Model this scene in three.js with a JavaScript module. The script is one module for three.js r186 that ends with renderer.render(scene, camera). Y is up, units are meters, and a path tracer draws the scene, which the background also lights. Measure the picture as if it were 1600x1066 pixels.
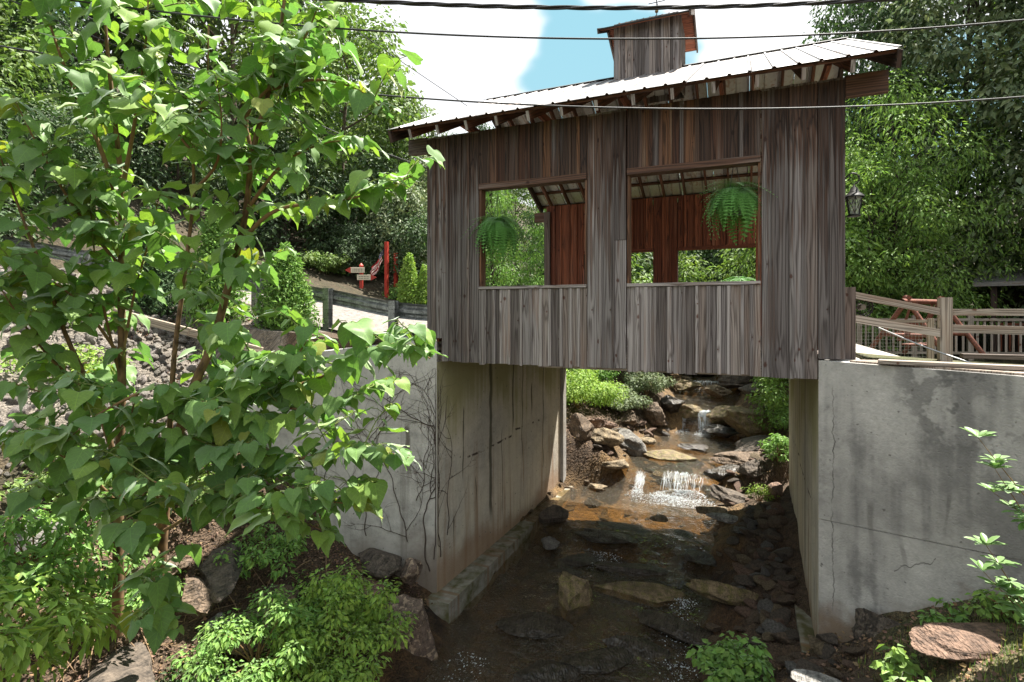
import * as THREE from 'three';
import { mergeGeometries, mergeVertices, toCreasedNormals } from 'three/addons/utils/BufferGeometryUtils.js';
import { ImprovedNoise } from 'three/addons/math/ImprovedNoise.js';
import { ConvexGeometry } from 'three/addons/geometries/ConvexGeometry.js';

// ------------------------------------------------------------------ camera, sky, sun, exposure
// World: x along the bridge (right = +x), z towards the viewer, y = 0 at eye height; metres.
const scene = new THREE.Scene();
const camera = new THREE.PerspectiveCamera(2 * Math.atan(533 / 850) * 180 / Math.PI, 1600 / 1066, 0.1, 400);
camera.position.set(0, 0, 8);
camera.rotation.y = 23.2 * Math.PI / 180;
camera.setViewOffset(1600, 1066, 0, 45, 1600, 1066);      // lens shifted down, verticals stay vertical
scene.add(camera);
const renderer = new THREE.WebGLRenderer({ antialias: true });
renderer.setSize(1024, 682);
renderer.toneMapping = THREE.LinearToneMapping;
renderer.toneMappingExposure = 3.3;
renderer.shadowMap.enabled = true;

const perlin = new ImprovedNoise();
const nz = (x, y, z) => perlin.noise(x, y, z);
function fbm(x, y, z, o = 4) { let s = 0, a = 0.5, f = 1; for (let i = 0; i < o; i++) { s += a * nz(x * f, y * f, z * f); a *= 0.5; f *= 2.03; } return s; }
const clamp = (x, a = 0, b = 1) => Math.min(b, Math.max(a, x));
const smooth = (a, b, x) => { const t = clamp((x - a) / (b - a)); return t * t * (3 - 2 * t); };
const mix = (a, b, t) => a + (b - a) * t;
function rng(seed) { let a = seed >>> 0; return () => { a = (a + 0x6d2b79f5) | 0; let t = Math.imul(a ^ (a >>> 15), 1 | a); t = (t + Math.imul(t ^ (t >>> 7), 61 | t)) ^ t; return ((t ^ (t >>> 14)) >>> 0) / 4294967296; }; }

const sunDir = new THREE.Vector3(0.2, 0.92, -0.36).normalize();
{ // partly cloudy sky: blue air with drifting cumulus all round
  const W = 1024, H = 512, d = new Float32Array(W * H * 4);
  // cloud banks [x, y, z, spread, amount]: the ones in view and others like them all round
  const banks = [[-0.45, 0.42, -0.79, 0.22, 0.5], [-0.68, 0.36, -0.64, 0.26, 0.35], [-0.02, 0.4, -0.92, 0.13, 0.42], [0.35, 0.35, -0.87, 0.25, 0.3], [0.9, 0.4, -0.1, 0.4, 0.35], [0.5, 0.5, 0.7, 0.4, 0.35],
    [-0.5, 0.45, 0.74, 0.4, 0.35], [-0.9, 0.4, 0.1, 0.35, 0.35], [0, 0.85, 0.5, 0.4, 0.3], [-0.26, 0.44, -0.86, 0.09, -0.75], [-0.13, 0.38, -0.91, 0.07, -0.5]];
  for (let j = 0; j < H; j++) for (let i = 0; i < W; i++) {
    const up = ((j + 0.5) / H - 0.5) * Math.PI, a = ((i + 0.5) / W - 0.5) * 2 * Math.PI;
    const x = Math.cos(a) * Math.cos(up), y = Math.sin(up), z = Math.sin(a) * Math.cos(up);
    let c = fbm(x * 3.4 + 7, y * 5 + 2, z * 3.4, 7) * 1.7 + 0.02;
    for (const [bx, by, bz, s, k] of banks) c += k * Math.exp(-((x - bx) ** 2 + (y - by) ** 2 + (z - bz) ** 2) / (2 * s * s));
    const m = smooth(0.05, 0.3, c), shade = 1 - 0.18 * smooth(0.3, 0.7, fbm(x * 5, y * 6 - 3, z * 5 + 9, 4) + 0.45);
    const hor = Math.pow(1 - clamp(y), 4), sky = [mix(0.115, 0.2, hor), mix(0.225, 0.28, hor), mix(0.27, 0.31, hor)];
    const cl = [0.44 * shade, 0.445 * shade, 0.46 * shade], o = (j * W + i) * 4;
    for (let k = 0; k < 3; k++) d[o + k] = y < -0.02 ? [0.1, 0.1, 0.08][k] : mix(sky[k], cl[k], m);
    d[o + 3] = 1;
  }
  const t = new THREE.DataTexture(d, W, H, THREE.RGBAFormat, THREE.FloatType);
  t.mapping = THREE.EquirectangularReflectionMapping; t.magFilter = t.minFilter = THREE.LinearFilter; t.needsUpdate = true;
  scene.background = t; scene.environment = t;
}
const sun = new THREE.DirectionalLight(new THREE.Color(1, 0.95, 0.86), 5);
sun.position.copy(sunDir).multiplyScalar(60); sun.target.position.set(0, 0, 0);
sun.castShadow = true; sun.shadow.mapSize.set(4096, 4096);
Object.assign(sun.shadow.camera, { left: -40, right: 40, top: 40, bottom: -40, near: 1, far: 140 });
scene.add(sun, sun.target);

// ------------------------------------------------------------------ helpers
const taken = new Map();
function numbered(name) { const n = taken.get(name) ?? 0; taken.set(name, n + 1); return n ? name + '_' + String(n).padStart(3, '0') : name; }
const shadows = (o) => { o.castShadow = o.receiveShadow = true; return o; };
function tag(o, label, category, group, kind) { o.userData.label = label; o.userData.category = category; if (group) o.userData.group = group; if (kind) o.userData.kind = kind; return o; }
function thing(name, label, category, pos = [0, 0, 0], turn = 0, group) {
  const o = new THREE.Group(); o.name = numbered(name); o.position.set(...pos); o.rotation.y = turn; scene.add(o);
  return tag(o, label, category, group);
}
function part(name, geo, mat, parent, label) { const m = shadows(new THREE.Mesh(geo, mat)); m.name = name; parent.add(m); if (label) m.userData.label = label; return m; }
function sub(name, parent) { const g = new THREE.Group(); g.name = name; parent.add(g); return g; }
function solo(name, geo, mat, label, category, group, kind) { const m = shadows(new THREE.Mesh(geo, mat)); m.name = numbered(name); scene.add(m); return tag(m, label, category, group, kind); }
function structure(name, geo, mat, label, category) { const m = solo(name, geo, mat, label, category); m.userData.kind = 'structure'; return m; }
const V = (x, y, z) => new THREE.Vector3(x, y, z);
const lin = (r, g, b) => new THREE.Color().setRGB(r, g, b);
const std = (o) => new THREE.MeshStandardMaterial({ roughness: 0.9, ...o });
const phys = (o) => new THREE.MeshPhysicalMaterial({ roughness: 0.9, ...o });

// box with uv in metres; `along` is the axis that the grain (v) runs along
function box(x0, x1, y0, y1, z0, z1, along = 'y', uo = 0, vo = 0) {
  const g = new THREE.BoxGeometry(x1 - x0, y1 - y0, z1 - z0);
  g.translate((x0 + x1) / 2, (y0 + y1) / 2, (z0 + z1) / 2);
  return metreUV(g, along, uo, vo);
}
function metreUV(g, along = 'y', uo = 0, vo = 0) {
  const p = g.attributes.position, n = g.attributes.normal, uv = new Float32Array(p.count * 2);
  for (let i = 0; i < p.count; i++) {
    const P = { x: p.getX(i), y: p.getY(i), z: p.getZ(i) }, N = { x: Math.abs(n.getX(i)), y: Math.abs(n.getY(i)), z: Math.abs(n.getZ(i)) };
    const axes = ['x', 'y', 'z'].filter((a) => a !== (N.x >= N.y && N.x >= N.z ? 'x' : N.y >= N.z ? 'y' : 'z'));
    let [a, b] = axes; if (a === along) [a, b] = [b, a];
    uv[i * 2] = P[a] + uo; uv[i * 2 + 1] = P[b] + vo;
  }
  g.setAttribute('uv', new THREE.BufferAttribute(uv, 2));
  return g;
}
// straight bar from a to b with a rectangular section (w across, h up)
function bar(a, b, w, h, uo = 0, vo = 0) {
  const A = V(...a), B = V(...b), d = B.clone().sub(A), L = d.length();
  const g = box(-w / 2, w / 2, -h / 2, h / 2, 0, L, 'z', uo, vo);
  const m = new THREE.Matrix4().lookAt(B, A, Math.abs(d.y) > 0.98 * L ? V(0, 0, 1) : V(0, 1, 0)); m.setPosition(A);
  return g.applyMatrix4(m);
}
function tube(pts, r, seg = 6, n) {   // r number or function of 0..1
  const P = pts.map((p) => V(...p)), c = new THREE.CatmullRomCurve3(P), N = n ?? Math.max(2, (P.length - 1) * 4);
  const g = new THREE.TubeGeometry(c, N, 1, seg, false), p = g.attributes.position, q = V(0, 0, 0);
  for (let i = 0; i <= N; i++) { c.getPointAt(i / N, q); const R = typeof r === 'function' ? r(i / N) : r; for (let j = 0; j <= seg; j++) { const k = i * (seg + 1) + j; p.setXYZ(k, q.x + (p.getX(k) - q.x) * R, q.y + (p.getY(k) - q.y) * R, q.z + (p.getZ(k) - q.z) * R); } }
  return g;
}
const merge = (list) => mergeGeometries(list.map((g) => { const h = g.index ? g.toNonIndexed() : g; for (const k of Object.keys(h.attributes)) if (!['position', 'normal', 'uv', 'color'].includes(k)) h.deleteAttribute(k); return h; }));
const plainMerge = (list) => merge(list.map((g) => { g.deleteAttribute('color'); if (!g.attributes.uv) g.setAttribute('uv', new THREE.BufferAttribute(new Float32Array(g.attributes.position.count * 2), 2)); return g; }));

// ------------------------------------------------------------------ computed textures
function texture(W, H, fn, { srgb = true, metresX = 1, metresY = 1, wrap = THREE.RepeatWrapping } = {}) {
  const d = new Uint8Array(W * H * 4);
  for (let j = 0; j < H; j++) for (let i = 0; i < W; i++) {
    const c = fn(i / W, j / H), o = (j * W + i) * 4;
    if (typeof c === 'number') d[o] = d[o + 1] = d[o + 2] = clamp(c) * 255;
    else for (let k = 0; k < 3; k++) d[o + k] = (srgb ? Math.pow(clamp(c[k]), 1 / 2.2) : clamp(c[k])) * 255;
    d[o + 3] = 255;
  }
  const t = new THREE.DataTexture(d, W, H);
  t.wrapS = t.wrapT = wrap; t.magFilter = THREE.LinearFilter; t.minFilter = THREE.LinearMipmapLinearFilter; t.generateMipmaps = true;
  if (srgb) t.colorSpace = THREE.SRGBColorSpace;
  t.repeat.set(1 / metresX, 1 / metresY); t.needsUpdate = true;
  return t;
}
// gradient noise that repeats over [0,1) in u and v; fu, fv = cells across
function tile(u, v, fu, fv, seed, o = 4) {
  let s = 0, amp = 0.5, pu = Math.max(1, Math.round(fu)), pv = Math.max(1, Math.round(fv));
  for (let k = 0; k < o; k++) {
    const x = u * pu, y = v * pv, ix = Math.floor(x), iy = Math.floor(y), fx = x - ix, fy = y - iy, sx = fx * fx * fx * (fx * (fx * 6 - 15) + 10), sy = fy * fy * fy * (fy * (fy * 6 - 15) + 10);
    const g = (i, j, dx, dy) => { let h = Math.imul(((i % pu) + pu) % pu + 1, 374761393) ^ Math.imul(((j % pv) + pv) % pv + 1, 668265263) ^ Math.imul(Math.round(seed * 64) + k * 101, 2246822519); h = Math.imul(h ^ (h >>> 13), 1274126177); h ^= h >>> 16; const a = (h >>> 0) / 4294967296 * 6.28318; return Math.cos(a) * dx + Math.sin(a) * dy; };
    s += amp * 1.4 * mix(mix(g(ix, iy, fx, fy), g(ix + 1, iy, fx - 1, fy), sx), mix(g(ix, iy + 1, fx, fy - 1), g(ix + 1, iy + 1, fx - 1, fy - 1), sx), sy);
    amp *= 0.5; pu *= 2; pv *= 2;
  }
  return s;
}
const mixc = (a, b, t) => [mix(a[0], b[0], t), mix(a[1], b[1], t), mix(a[2], b[2], t)];

// weathered sawn timber: grain along v; 1.2 m x 3 m repeat
function woodPattern(seed) {
  const r = rng(seed), knots = [];
  for (let i = 0; i < 17; i++) knots.push([r(), r(), 0.007 + r() * r() * 0.024, 0.45 + r() * 0.5]);
  return (u, v) => {
    let warp = 0, knot = 0;
    for (const [ku, kv, kr, ke] of knots) {
      let du = u - ku; du -= Math.round(du); let dv = v - kv; dv -= Math.round(dv);
      const X = du * 1.2, Y = dv * 3, rr = Math.hypot(X, Y * 0.3), e = Math.exp(-(rr * rr) / (2 * (kr * 2.2) ** 2));
      warp += e * 0.03 * Math.sign(X || 1); knot = Math.max(knot, smooth(kr * 1.25, kr * 0.5, Math.hypot(X, Y * ke) * (1 + 0.5 * tile(u, v, 60, 90, seed + 41, 2))));
    }
    const bend = tile(u, v, 8, 1.2, seed + 3, 2) * 0.12 + tile(u, v, 2, 0.8, seed + 9, 2) * 0.12;
    const rings = (u * 1.2 + warp + bend) * 150;
    const ring = 0.5 + 0.5 * Math.sin(rings + tile(u, v, 40, 4, seed, 2) * 2);
    const fib = tile(u, v, 150, 3.4, seed + 5, 3);
    return { ring: Math.pow(ring, 1.8), fib, knot, blotch: tile(u, v, 9, 2, seed + 21, 4), streak: tile(u, v, 26, 0.8, seed + 31, 4) };
  };
}
const wp = woodPattern(11);
const greyAt = (w) => {
  const l = 0.6 + 0.6 * w.fib + 0.5 * w.streak;
  let c = mixc([0.27, 0.245, 0.232], [0.085, 0.069, 0.062], clamp(w.ring * 0.8 - w.fib * 0.8));
  c = mixc(c, [0.17, 0.1, 0.065], clamp(w.blotch * 1.5 - 0.16));
  c = c.map((x) => x * clamp(0.7 + l * 0.5, 0.3, 1.5));
  return mixc(c, [0.075, 0.026, 0.014], w.knot * 0.9);
}, brownAt = (w) => {
  const l = 0.6 + 0.7 * w.fib + 0.6 * w.streak;
  let c = mixc([0.12, 0.066, 0.044], [0.036, 0.02, 0.015], clamp(w.ring * 0.95 - w.fib * 0.6));
  c = mixc(c, [0.15, 0.125, 0.115], clamp(w.blotch * 1.8 + w.streak * 1.2 - 0.2));
  c = c.map((x) => x * clamp(0.7 + l * 0.45, 0.3, 1.4));
  return mixc(c, [0.03, 0.012, 0.008], w.knot);
};
const woodGrey = texture(512, 1024, (u, v) => greyAt(wp(u, v)), { metresX: 1.2, metresY: 3 });
const woodBrown = texture(512, 1024, (u, v) => brownAt(wp(u + 0.31, v + 0.13)), { metresX: 1.2, metresY: 3 });
// full-height boards: silvered where rain reaches them, still brown in streaky patches near the eave
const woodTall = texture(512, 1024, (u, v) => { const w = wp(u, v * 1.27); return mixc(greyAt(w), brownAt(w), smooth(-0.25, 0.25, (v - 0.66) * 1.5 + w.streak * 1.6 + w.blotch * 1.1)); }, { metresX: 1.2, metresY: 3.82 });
const woodBump = texture(512, 1024, (u, v) => { const w = wp(u, v); return clamp(0.55 - 0.35 * w.ring + 0.5 * w.fib - 0.3 * w.knot); }, { srgb: false, metresX: 1.2, metresY: 3 });
const woodMat = (map, r, g, b, k = 1) => std({ map, bumpMap: woodBump, bumpScale: 0.004, color: lin(r * k, g * k, b * k), roughness: 0.88 });
const greyWood = [[1.25, 1.24, 1.27], [0.9, 0.87, 0.88], [1.6, 1.58, 1.6], [1.1, 0.99, 0.92], [0.62, 0.58, 0.57], [1.35, 1.26, 1.2], [1.12, 1.1, 1.12]].map((c) => woodMat(woodGrey, ...c, 0.92));
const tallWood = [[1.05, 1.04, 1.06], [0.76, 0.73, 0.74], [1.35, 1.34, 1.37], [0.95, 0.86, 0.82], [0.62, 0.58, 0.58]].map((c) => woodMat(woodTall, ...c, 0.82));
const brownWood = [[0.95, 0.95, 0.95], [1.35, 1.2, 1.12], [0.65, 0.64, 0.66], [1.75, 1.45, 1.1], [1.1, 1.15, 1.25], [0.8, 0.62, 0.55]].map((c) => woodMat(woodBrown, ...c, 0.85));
const midWood = [[0.62, 0.54, 0.5], [0.46, 0.39, 0.36], [0.8, 0.74, 0.7], [0.55, 0.5, 0.5]].map((c) => woodMat(woodGrey, ...c));
const cedar = [[2.0, 1.05, 0.7], [1.5, 0.72, 0.45], [2.5, 1.35, 0.9]].map((c) => woodMat(woodBrown, ...c));
const rafterWood = [[1.5, 1.0, 0.8], [1.0, 0.7, 0.56]].map((c) => woodMat(woodBrown, ...c));
const paleWood = [[1.5, 1.35, 1.12], [1.25, 1.12, 0.95]].map((c) => woodMat(woodGrey, ...c));
const pick = (list, r) => list[Math.floor(r() * list.length) % list.length];
// ------------------------------------------------------------------ the lie of the land
const curve = (pts) => (z) => { // piecewise smooth table, z descending or ascending
  if (z <= pts[0][0]) return pts[0][1];
  for (let i = 1; i < pts.length; i++) if (z <= pts[i][0]) { const [a, A] = pts[i - 1], [b, B] = pts[i]; return mix(A, B, (z - a) / (b - a)); }
  return pts[pts.length - 1][1];
};
const leftFoot = curve([[-60, -4], [-30, -4.2], [-22, -3.2], [-16, -3], [-13, -2.5], [-11.8, -2.3], [-10.2, -3.1], [-8, -3.3], [-6.6, -3.3], [-5.9, -4.5], [-4, -4.8], [0, -4.7], [1.5, -4.35], [4, -4.7], [9, -5.2], [30, -8]]);
const rightFoot = curve([[-60, -1], [-30, -1], [-22, -0.6], [-16, 0.1], [-12.4, -0.3], [-11, 0.3], [-9, 0.25], [-6.8, -0.3], [-6, -0.35], [-3, -0.35], [0, -0.35], [1, -0.45], [2, -0.8], [5, -2], [9, -2.6], [30, -4]]);
const water = curve([[-60, 4], [-40, 1], [-30, -0.9], [-25, -1.7], [-22.2, -2.3], [-22, -2.45], [-19.5, -2.6], [-19.2, -2.95], [-16.9, -3.05], [-16.6, -3.4], [-12.15, -3.5], [-11.75, -4.15], [-6.75, -4.22], [-6.15, -4.62], [-3.4, -4.66], [-2.9, -4.9], [-1.4, -4.96], [-1.1, -5.06], [0, -5.1], [8, -5.3], [30, -5.6]]);
const wingL = { x: -4.82, z: 0, dx: -0.919, dz: 0.394, len: 3.7 };
const wingR = { x: 0.87, z: 0, dx: 0.8428, dz: 0.5382, len: 5 };
const roadY = curve([[-40, 7], [-20, 2.1], [-13, 0.62], [-9, -0.15], [-7, -0.46], [-5, -0.55], [1.2, -0.55], [3, -0.64], [12, -0.9], [30, -1]]);
const roadZ = curve([[-40, -27], [-20, -8.5], [-16, -3.6], [-13.4, -2.2], [-11, -2.7], [-9, -3.1], [-5, -3.2], [2, -3.2], [6, -3.3], [12, -4], [30, -8]]);
const smin = (a, b, k) => { const h = clamp(0.5 + 0.5 * (b - a) / k); return mix(b, a, h) - k * h * (1 - h); };
function behindLeftWall(x, z) { // >0 on the retained side
  const lx = Math.max(x, wingL.x - 3.7 * 0.919);
  return wingL.z + (wingL.x - lx) * (0.394 / 0.919) - z;
}
function behindRightWall(x, z) { return wingR.z + Math.max(0, x - wingR.x) * (wingR.dz / wingR.dx) - z; }
const hillL = (x, z) => Math.max(0, -x - 15) * 0.62 + Math.max(0, -z - 11) * 0.3 * smooth(-3.5, -9, x);
function ground(x, z) {
  const W = water(z), L = leftFoot(z), R = rightFoot(z), n = fbm(x * 0.7, 3, z * 0.7, 3), n2 = fbm(x * 2.3, 8, z * 2.3, 3);
  if (x >= L && x <= R) { const e = Math.min(x - L, R - x); return W - 0.34 * smooth(0, 0.5, e) + 0.14 + n2 * 0.22 - 0.14 * smooth(0.1, 0.6, e); }
  if (x < L) {
    const d = L - x;
    const plat = roadY(x) + Math.max(0, Math.abs(z - roadZ(x)) - 3.2) * (z < roadZ(x) ? 0.13 : 0.02) + hillL(x, z);
    if (z > -6.3 && behindLeftWall(x, z) > 0.5 && x < -5.3) return plat + n * 0.1 * smooth(2.6, 3.4, Math.abs(z - roadZ(x))) - 0.02;
    let bank;
    if (z > -3) bank = W + 0.15 + curve([[0, 0], [0.7, 0.45], [1.6, 0.95], [2.4, 1.9], [3.5, 3.2], [5.5, 4.8], [9, 5.9], [14, 7], [30, 12]])(d);
    else bank = W + 0.15 + Math.min(d, 3) * 0.62 + Math.max(0, d - 3) * 0.42;
    if (z > -3) return Math.min(bank, Math.max(plat, bank * 0.8 + plat * 0.2) + 0.4) + n * 0.35 + n2 * 0.16;
    return smin(bank, plat + 0.2, 0.8) + n * 0.3 + n2 * 0.12;
  }
  const d = x - R, plat = roadY(x) - 0.55 * smooth(-0.9, -3.2, z) * smooth(1.2, 2.6, x) - 0.04 * clamp(-z - 3, 0, 7) + Math.max(0, -z - 15) * 0.35 + Math.max(0, x - 13) * 0.5;
  if (z > -6.3 && behindRightWall(x, z) > 0.5 && x > 1.35) return plat - 0.02;
  const bank = z > -6.3 && x < 1.4 && z < 0.6 && behindRightWall(x, z) > -0.4 ? W + 0.18 + Math.min(d, 1.2) * 0.42 : W + 0.16 + (z > -3 ? Math.min(d, 9) * 0.72 : Math.min(d, 3.5) * 0.6 + Math.max(0, d - 3.5) * 0.3);
  return z > -3 ? Math.min(bank, -1.75 + 0.1 * d) + n * 0.25 + n2 * 0.14 : smin(bank, plat + 0.1, 0.8) + n * 0.28 + n2 * 0.12;
}
const groundTex = texture(512, 512, (u, v) => {
  const a = tile(u, v, 14, 14, 3, 5), b = tile(u, v, 60, 60, 9, 3), c = tile(u, v, 120, 120, 5, 2);
  const l = clamp(0.75 + a * 0.7 + b * 0.8 + c * 0.7, 0.25, 1.6); return [0.62 * l, 0.6 * l, 0.58 * l];
}, { metresX: 1.7, metresY: 1.7 });
const groundBump = texture(512, 512, (u, v) => clamp(0.5 + tile(u, v, 40, 40, 9, 4)), { srgb: false, metresX: 1.7, metresY: 1.7 });
{
  // one sheet, cells about 0.14 m near the stream and wider towards the hills
  const NX = 260, NZ = 300, w = (s, n, a) => s * (a * Math.abs(s) ** 0) + Math.sign(s) * n * Math.abs(s) ** 5;
  const xs = [], zs = [];
  for (let i = 0; i <= NX; i++) { const s = i / NX * 2 - 1; xs.push(-3 + w(s, 75, 15)); }
  for (let j = 0; j <= NZ; j++) { const s = j / NZ * 2 - 1; zs.push(-5 + w(s, 75, 17)); }
  const pos = [], col = [], uv = [], idx = [];
  for (const z of zs) for (const x of xs) {
    const y = ground(x, z), W = water(z), L = leftFoot(z), R = rightFoot(z);
    const e = fbm(x * 0.9 + 5, 1, z * 0.9, 4) + 0.5, f = fbm(x * 3.1, 4, z * 3.1, 3) + 0.5;
    let c = mixc([0.1, 0.062, 0.036], [0.17, 0.12, 0.08], e);                              // leaf litter and earth
    if (x > L - 0.3 && x < R + 0.3) c = mixc(z < -3.2 ? [0.09, 0.055, 0.025] : [0.035, 0.021, 0.012], z < -3.2 ? [0.36, 0.23, 0.1] : [0.2, 0.11, 0.045], clamp(e * 1.1 - 0.15 + (f - 0.5) * 1.2));   // silt and sand of the bed; sun on the pool painted in as lighter tan upstream
    else if (z < 0.3 && z > -14 && x > 1.3 && x < 13) c = mixc([0.1, 0.13, 0.04], [0.2, 0.17, 0.1], clamp(f * 1.2 - 0.2));   // yard: thin grass
    else if (x > R && z > 0 && y > W + 1.5) c = mixc([0.12, 0.13, 0.045], [0.17, 0.12, 0.07], clamp(f * 1.4 - 0.3));
    else if (x < -7.6 && x > -13 && z > -1.2 && z < 5 && y > -1.6 && y < 1.0) c = mixc([0.34, 0.31, 0.28], [0.2, 0.17, 0.13], f);                     // stony slope
    else if (x < L - 3 || x > R + 4) c = mixc([0.05, 0.06, 0.022], c, f);
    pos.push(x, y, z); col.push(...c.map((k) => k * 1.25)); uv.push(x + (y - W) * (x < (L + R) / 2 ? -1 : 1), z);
  }
  const n = NX + 1;
  for (let j = 0; j < NZ; j++) for (let i = 0; i < NX; i++) { const a = j * n + i, b = a + 1, c = a + n, d = c + 1; idx.push(a, c, b, b, c, d); }
  const g = new THREE.BufferGeometry();
  g.setAttribute('position', new THREE.Float32BufferAttribute(pos, 3)); g.setAttribute('color', new THREE.Float32BufferAttribute(col, 3)); g.setAttribute('uv', new THREE.Float32BufferAttribute(uv, 2));
  g.setIndex(idx); g.computeVertexNormals();
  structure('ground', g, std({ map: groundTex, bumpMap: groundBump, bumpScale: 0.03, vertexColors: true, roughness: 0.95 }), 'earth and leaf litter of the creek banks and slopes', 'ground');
}
{ // road over the bridge approach, rising to the left
  const mk = (x0, x1, w) => {
    const pos = [], uv = [], idx = [], N = 40;
    for (let i = 0; i <= N; i++) { const x = mix(x0, x1, i / N), zc = roadZ(x), y = roadY(x) + 0.03, dz = (roadZ(x + 0.1) - roadZ(x - 0.1)) / 0.2, l = Math.hypot(1, dz); for (const s of [-1, 1]) { pos.push(x + dz / l * s * w, y, zc - s * w / l * -1); uv.push(x, zc + s * w); } }
    for (let i = 0; i < N; i++) { const a = i * 2; idx.push(a, a + 1, a + 2, a + 1, a + 3, a + 2); }
    const g = new THREE.BufferGeometry(); g.setAttribute('position', new THREE.Float32BufferAttribute(pos, 3)); g.setAttribute('uv', new THREE.Float32BufferAttribute(uv, 2)); g.setIndex(idx); g.computeVertexNormals(); return g;
  };
  const m = std({ map: groundTex, color: lin(0.42, 0.38, 0.36), roughness: 0.95, side: THREE.DoubleSide });
  structure('road', mk(-34, -5.12, 2.5), m, 'pale worn asphalt lane rising beyond the guardrail', 'road');
}
// ------------------------------------------------------------------ covered bridge
const FAR = -6.1;                                          // inner face of the far wall
const metalTex = texture(512, 512, (u, v) => {
  const a = tile(u, v, 5, 3, 61, 4), b = tile(u, v, 60, 9, 63, 4), c = tile(u, v, 26, 26, 65, 4), l = clamp(0.86 + a * 0.25 + b * 0.2, 0.4, 1.2);
  return mixc([0.5 * l, 0.49 * l, 0.49 * l], [0.3, 0.19, 0.14], clamp(smooth(0.02, 0.42, b * 0.6 + c * 0.6 + a * 0.6) * 0.85));
}, { metresX: 2.4, metresY: 2 });
const metalMat = std({ map: metalTex, roughness: 0.5, metalness: 0.4, color: lin(0.58, 0.56, 0.56) });
const metalUnder = std({ map: metalTex, roughness: 0.6, metalness: 0.1, color: lin(1.15, 1.15, 1.13) });
const darkEdge = std({ color: lin(0.03, 0.028, 0.027), roughness: 0.7 });
const bridge = thing('covered_bridge', 'weathered wooden covered bridge with tin roof spanning the creek', 'bridge', [0, 0, 0]);
function boards(parent, r, x0, x1, y0, y1, z0, thick, mats, { min = 0.11, max = 0.21, batten = 0.045, out = 1, uneven = 0.02, axis = 'x', name = 'board', battenMats, fixed } = {}) {
  // vertical boards side by side between x0 and x1 with a batten over each joint; `out` is the side the battens stand on
  const edges = [x0]; let x = x0;
  while (x1 - x > max + min) { x += mix(min, max, r()); edges.push(x); }
  if (x1 - x > max) edges.push((x + x1) / 2); edges.push(x1);
  const put = (a, b, lo, hi, d0, d1, nm, mat) => {
    const g = axis === 'x' ? box(a, b, lo, hi, d0, d1, 'y', r() * 3, fixed ?? r() * 5) : box(d0, d1, lo, hi, a, b, 'y', r() * 3, r() * 5);
    part(nm, g, mat, parent);
  };
  for (let i = 0; i + 1 < edges.length; i++) {
    const lo = y0 - r() * uneven, dz = (r() - 0.5) * 0.014;
    const cut = fixed !== undefined && r() < 0.3 ? mix(lo + 0.8, y1 - 0.6, r()) : 0;     // some tall boards are pieced from two lengths
    if (cut) put(edges[i] + 0.004, edges[i + 1] - 0.004, cut + 0.004, y1, z0 + dz + 0.004, z0 + thick + dz + 0.004, name, pick(mats, r));
    put(edges[i] + 0.004, edges[i + 1] - 0.004, lo, cut ? cut - 0.002 : y1, z0 + dz, z0 + thick + dz, name, pick(mats, r));
    if (i > 0 && batten > 0) { const w = batten * (0.8 + r() * 0.5), f = out > 0 ? z0 + thick + 0.006 : z0 - 0.028; put(edges[i] - w / 2, edges[i] + w / 2, y0 - r() * uneven * 0.8, y1 - 0.001 - r() * 0.01, f, f + 0.022, 'batten', pick(battenMats ?? mats, r)); }
  }
}
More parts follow.
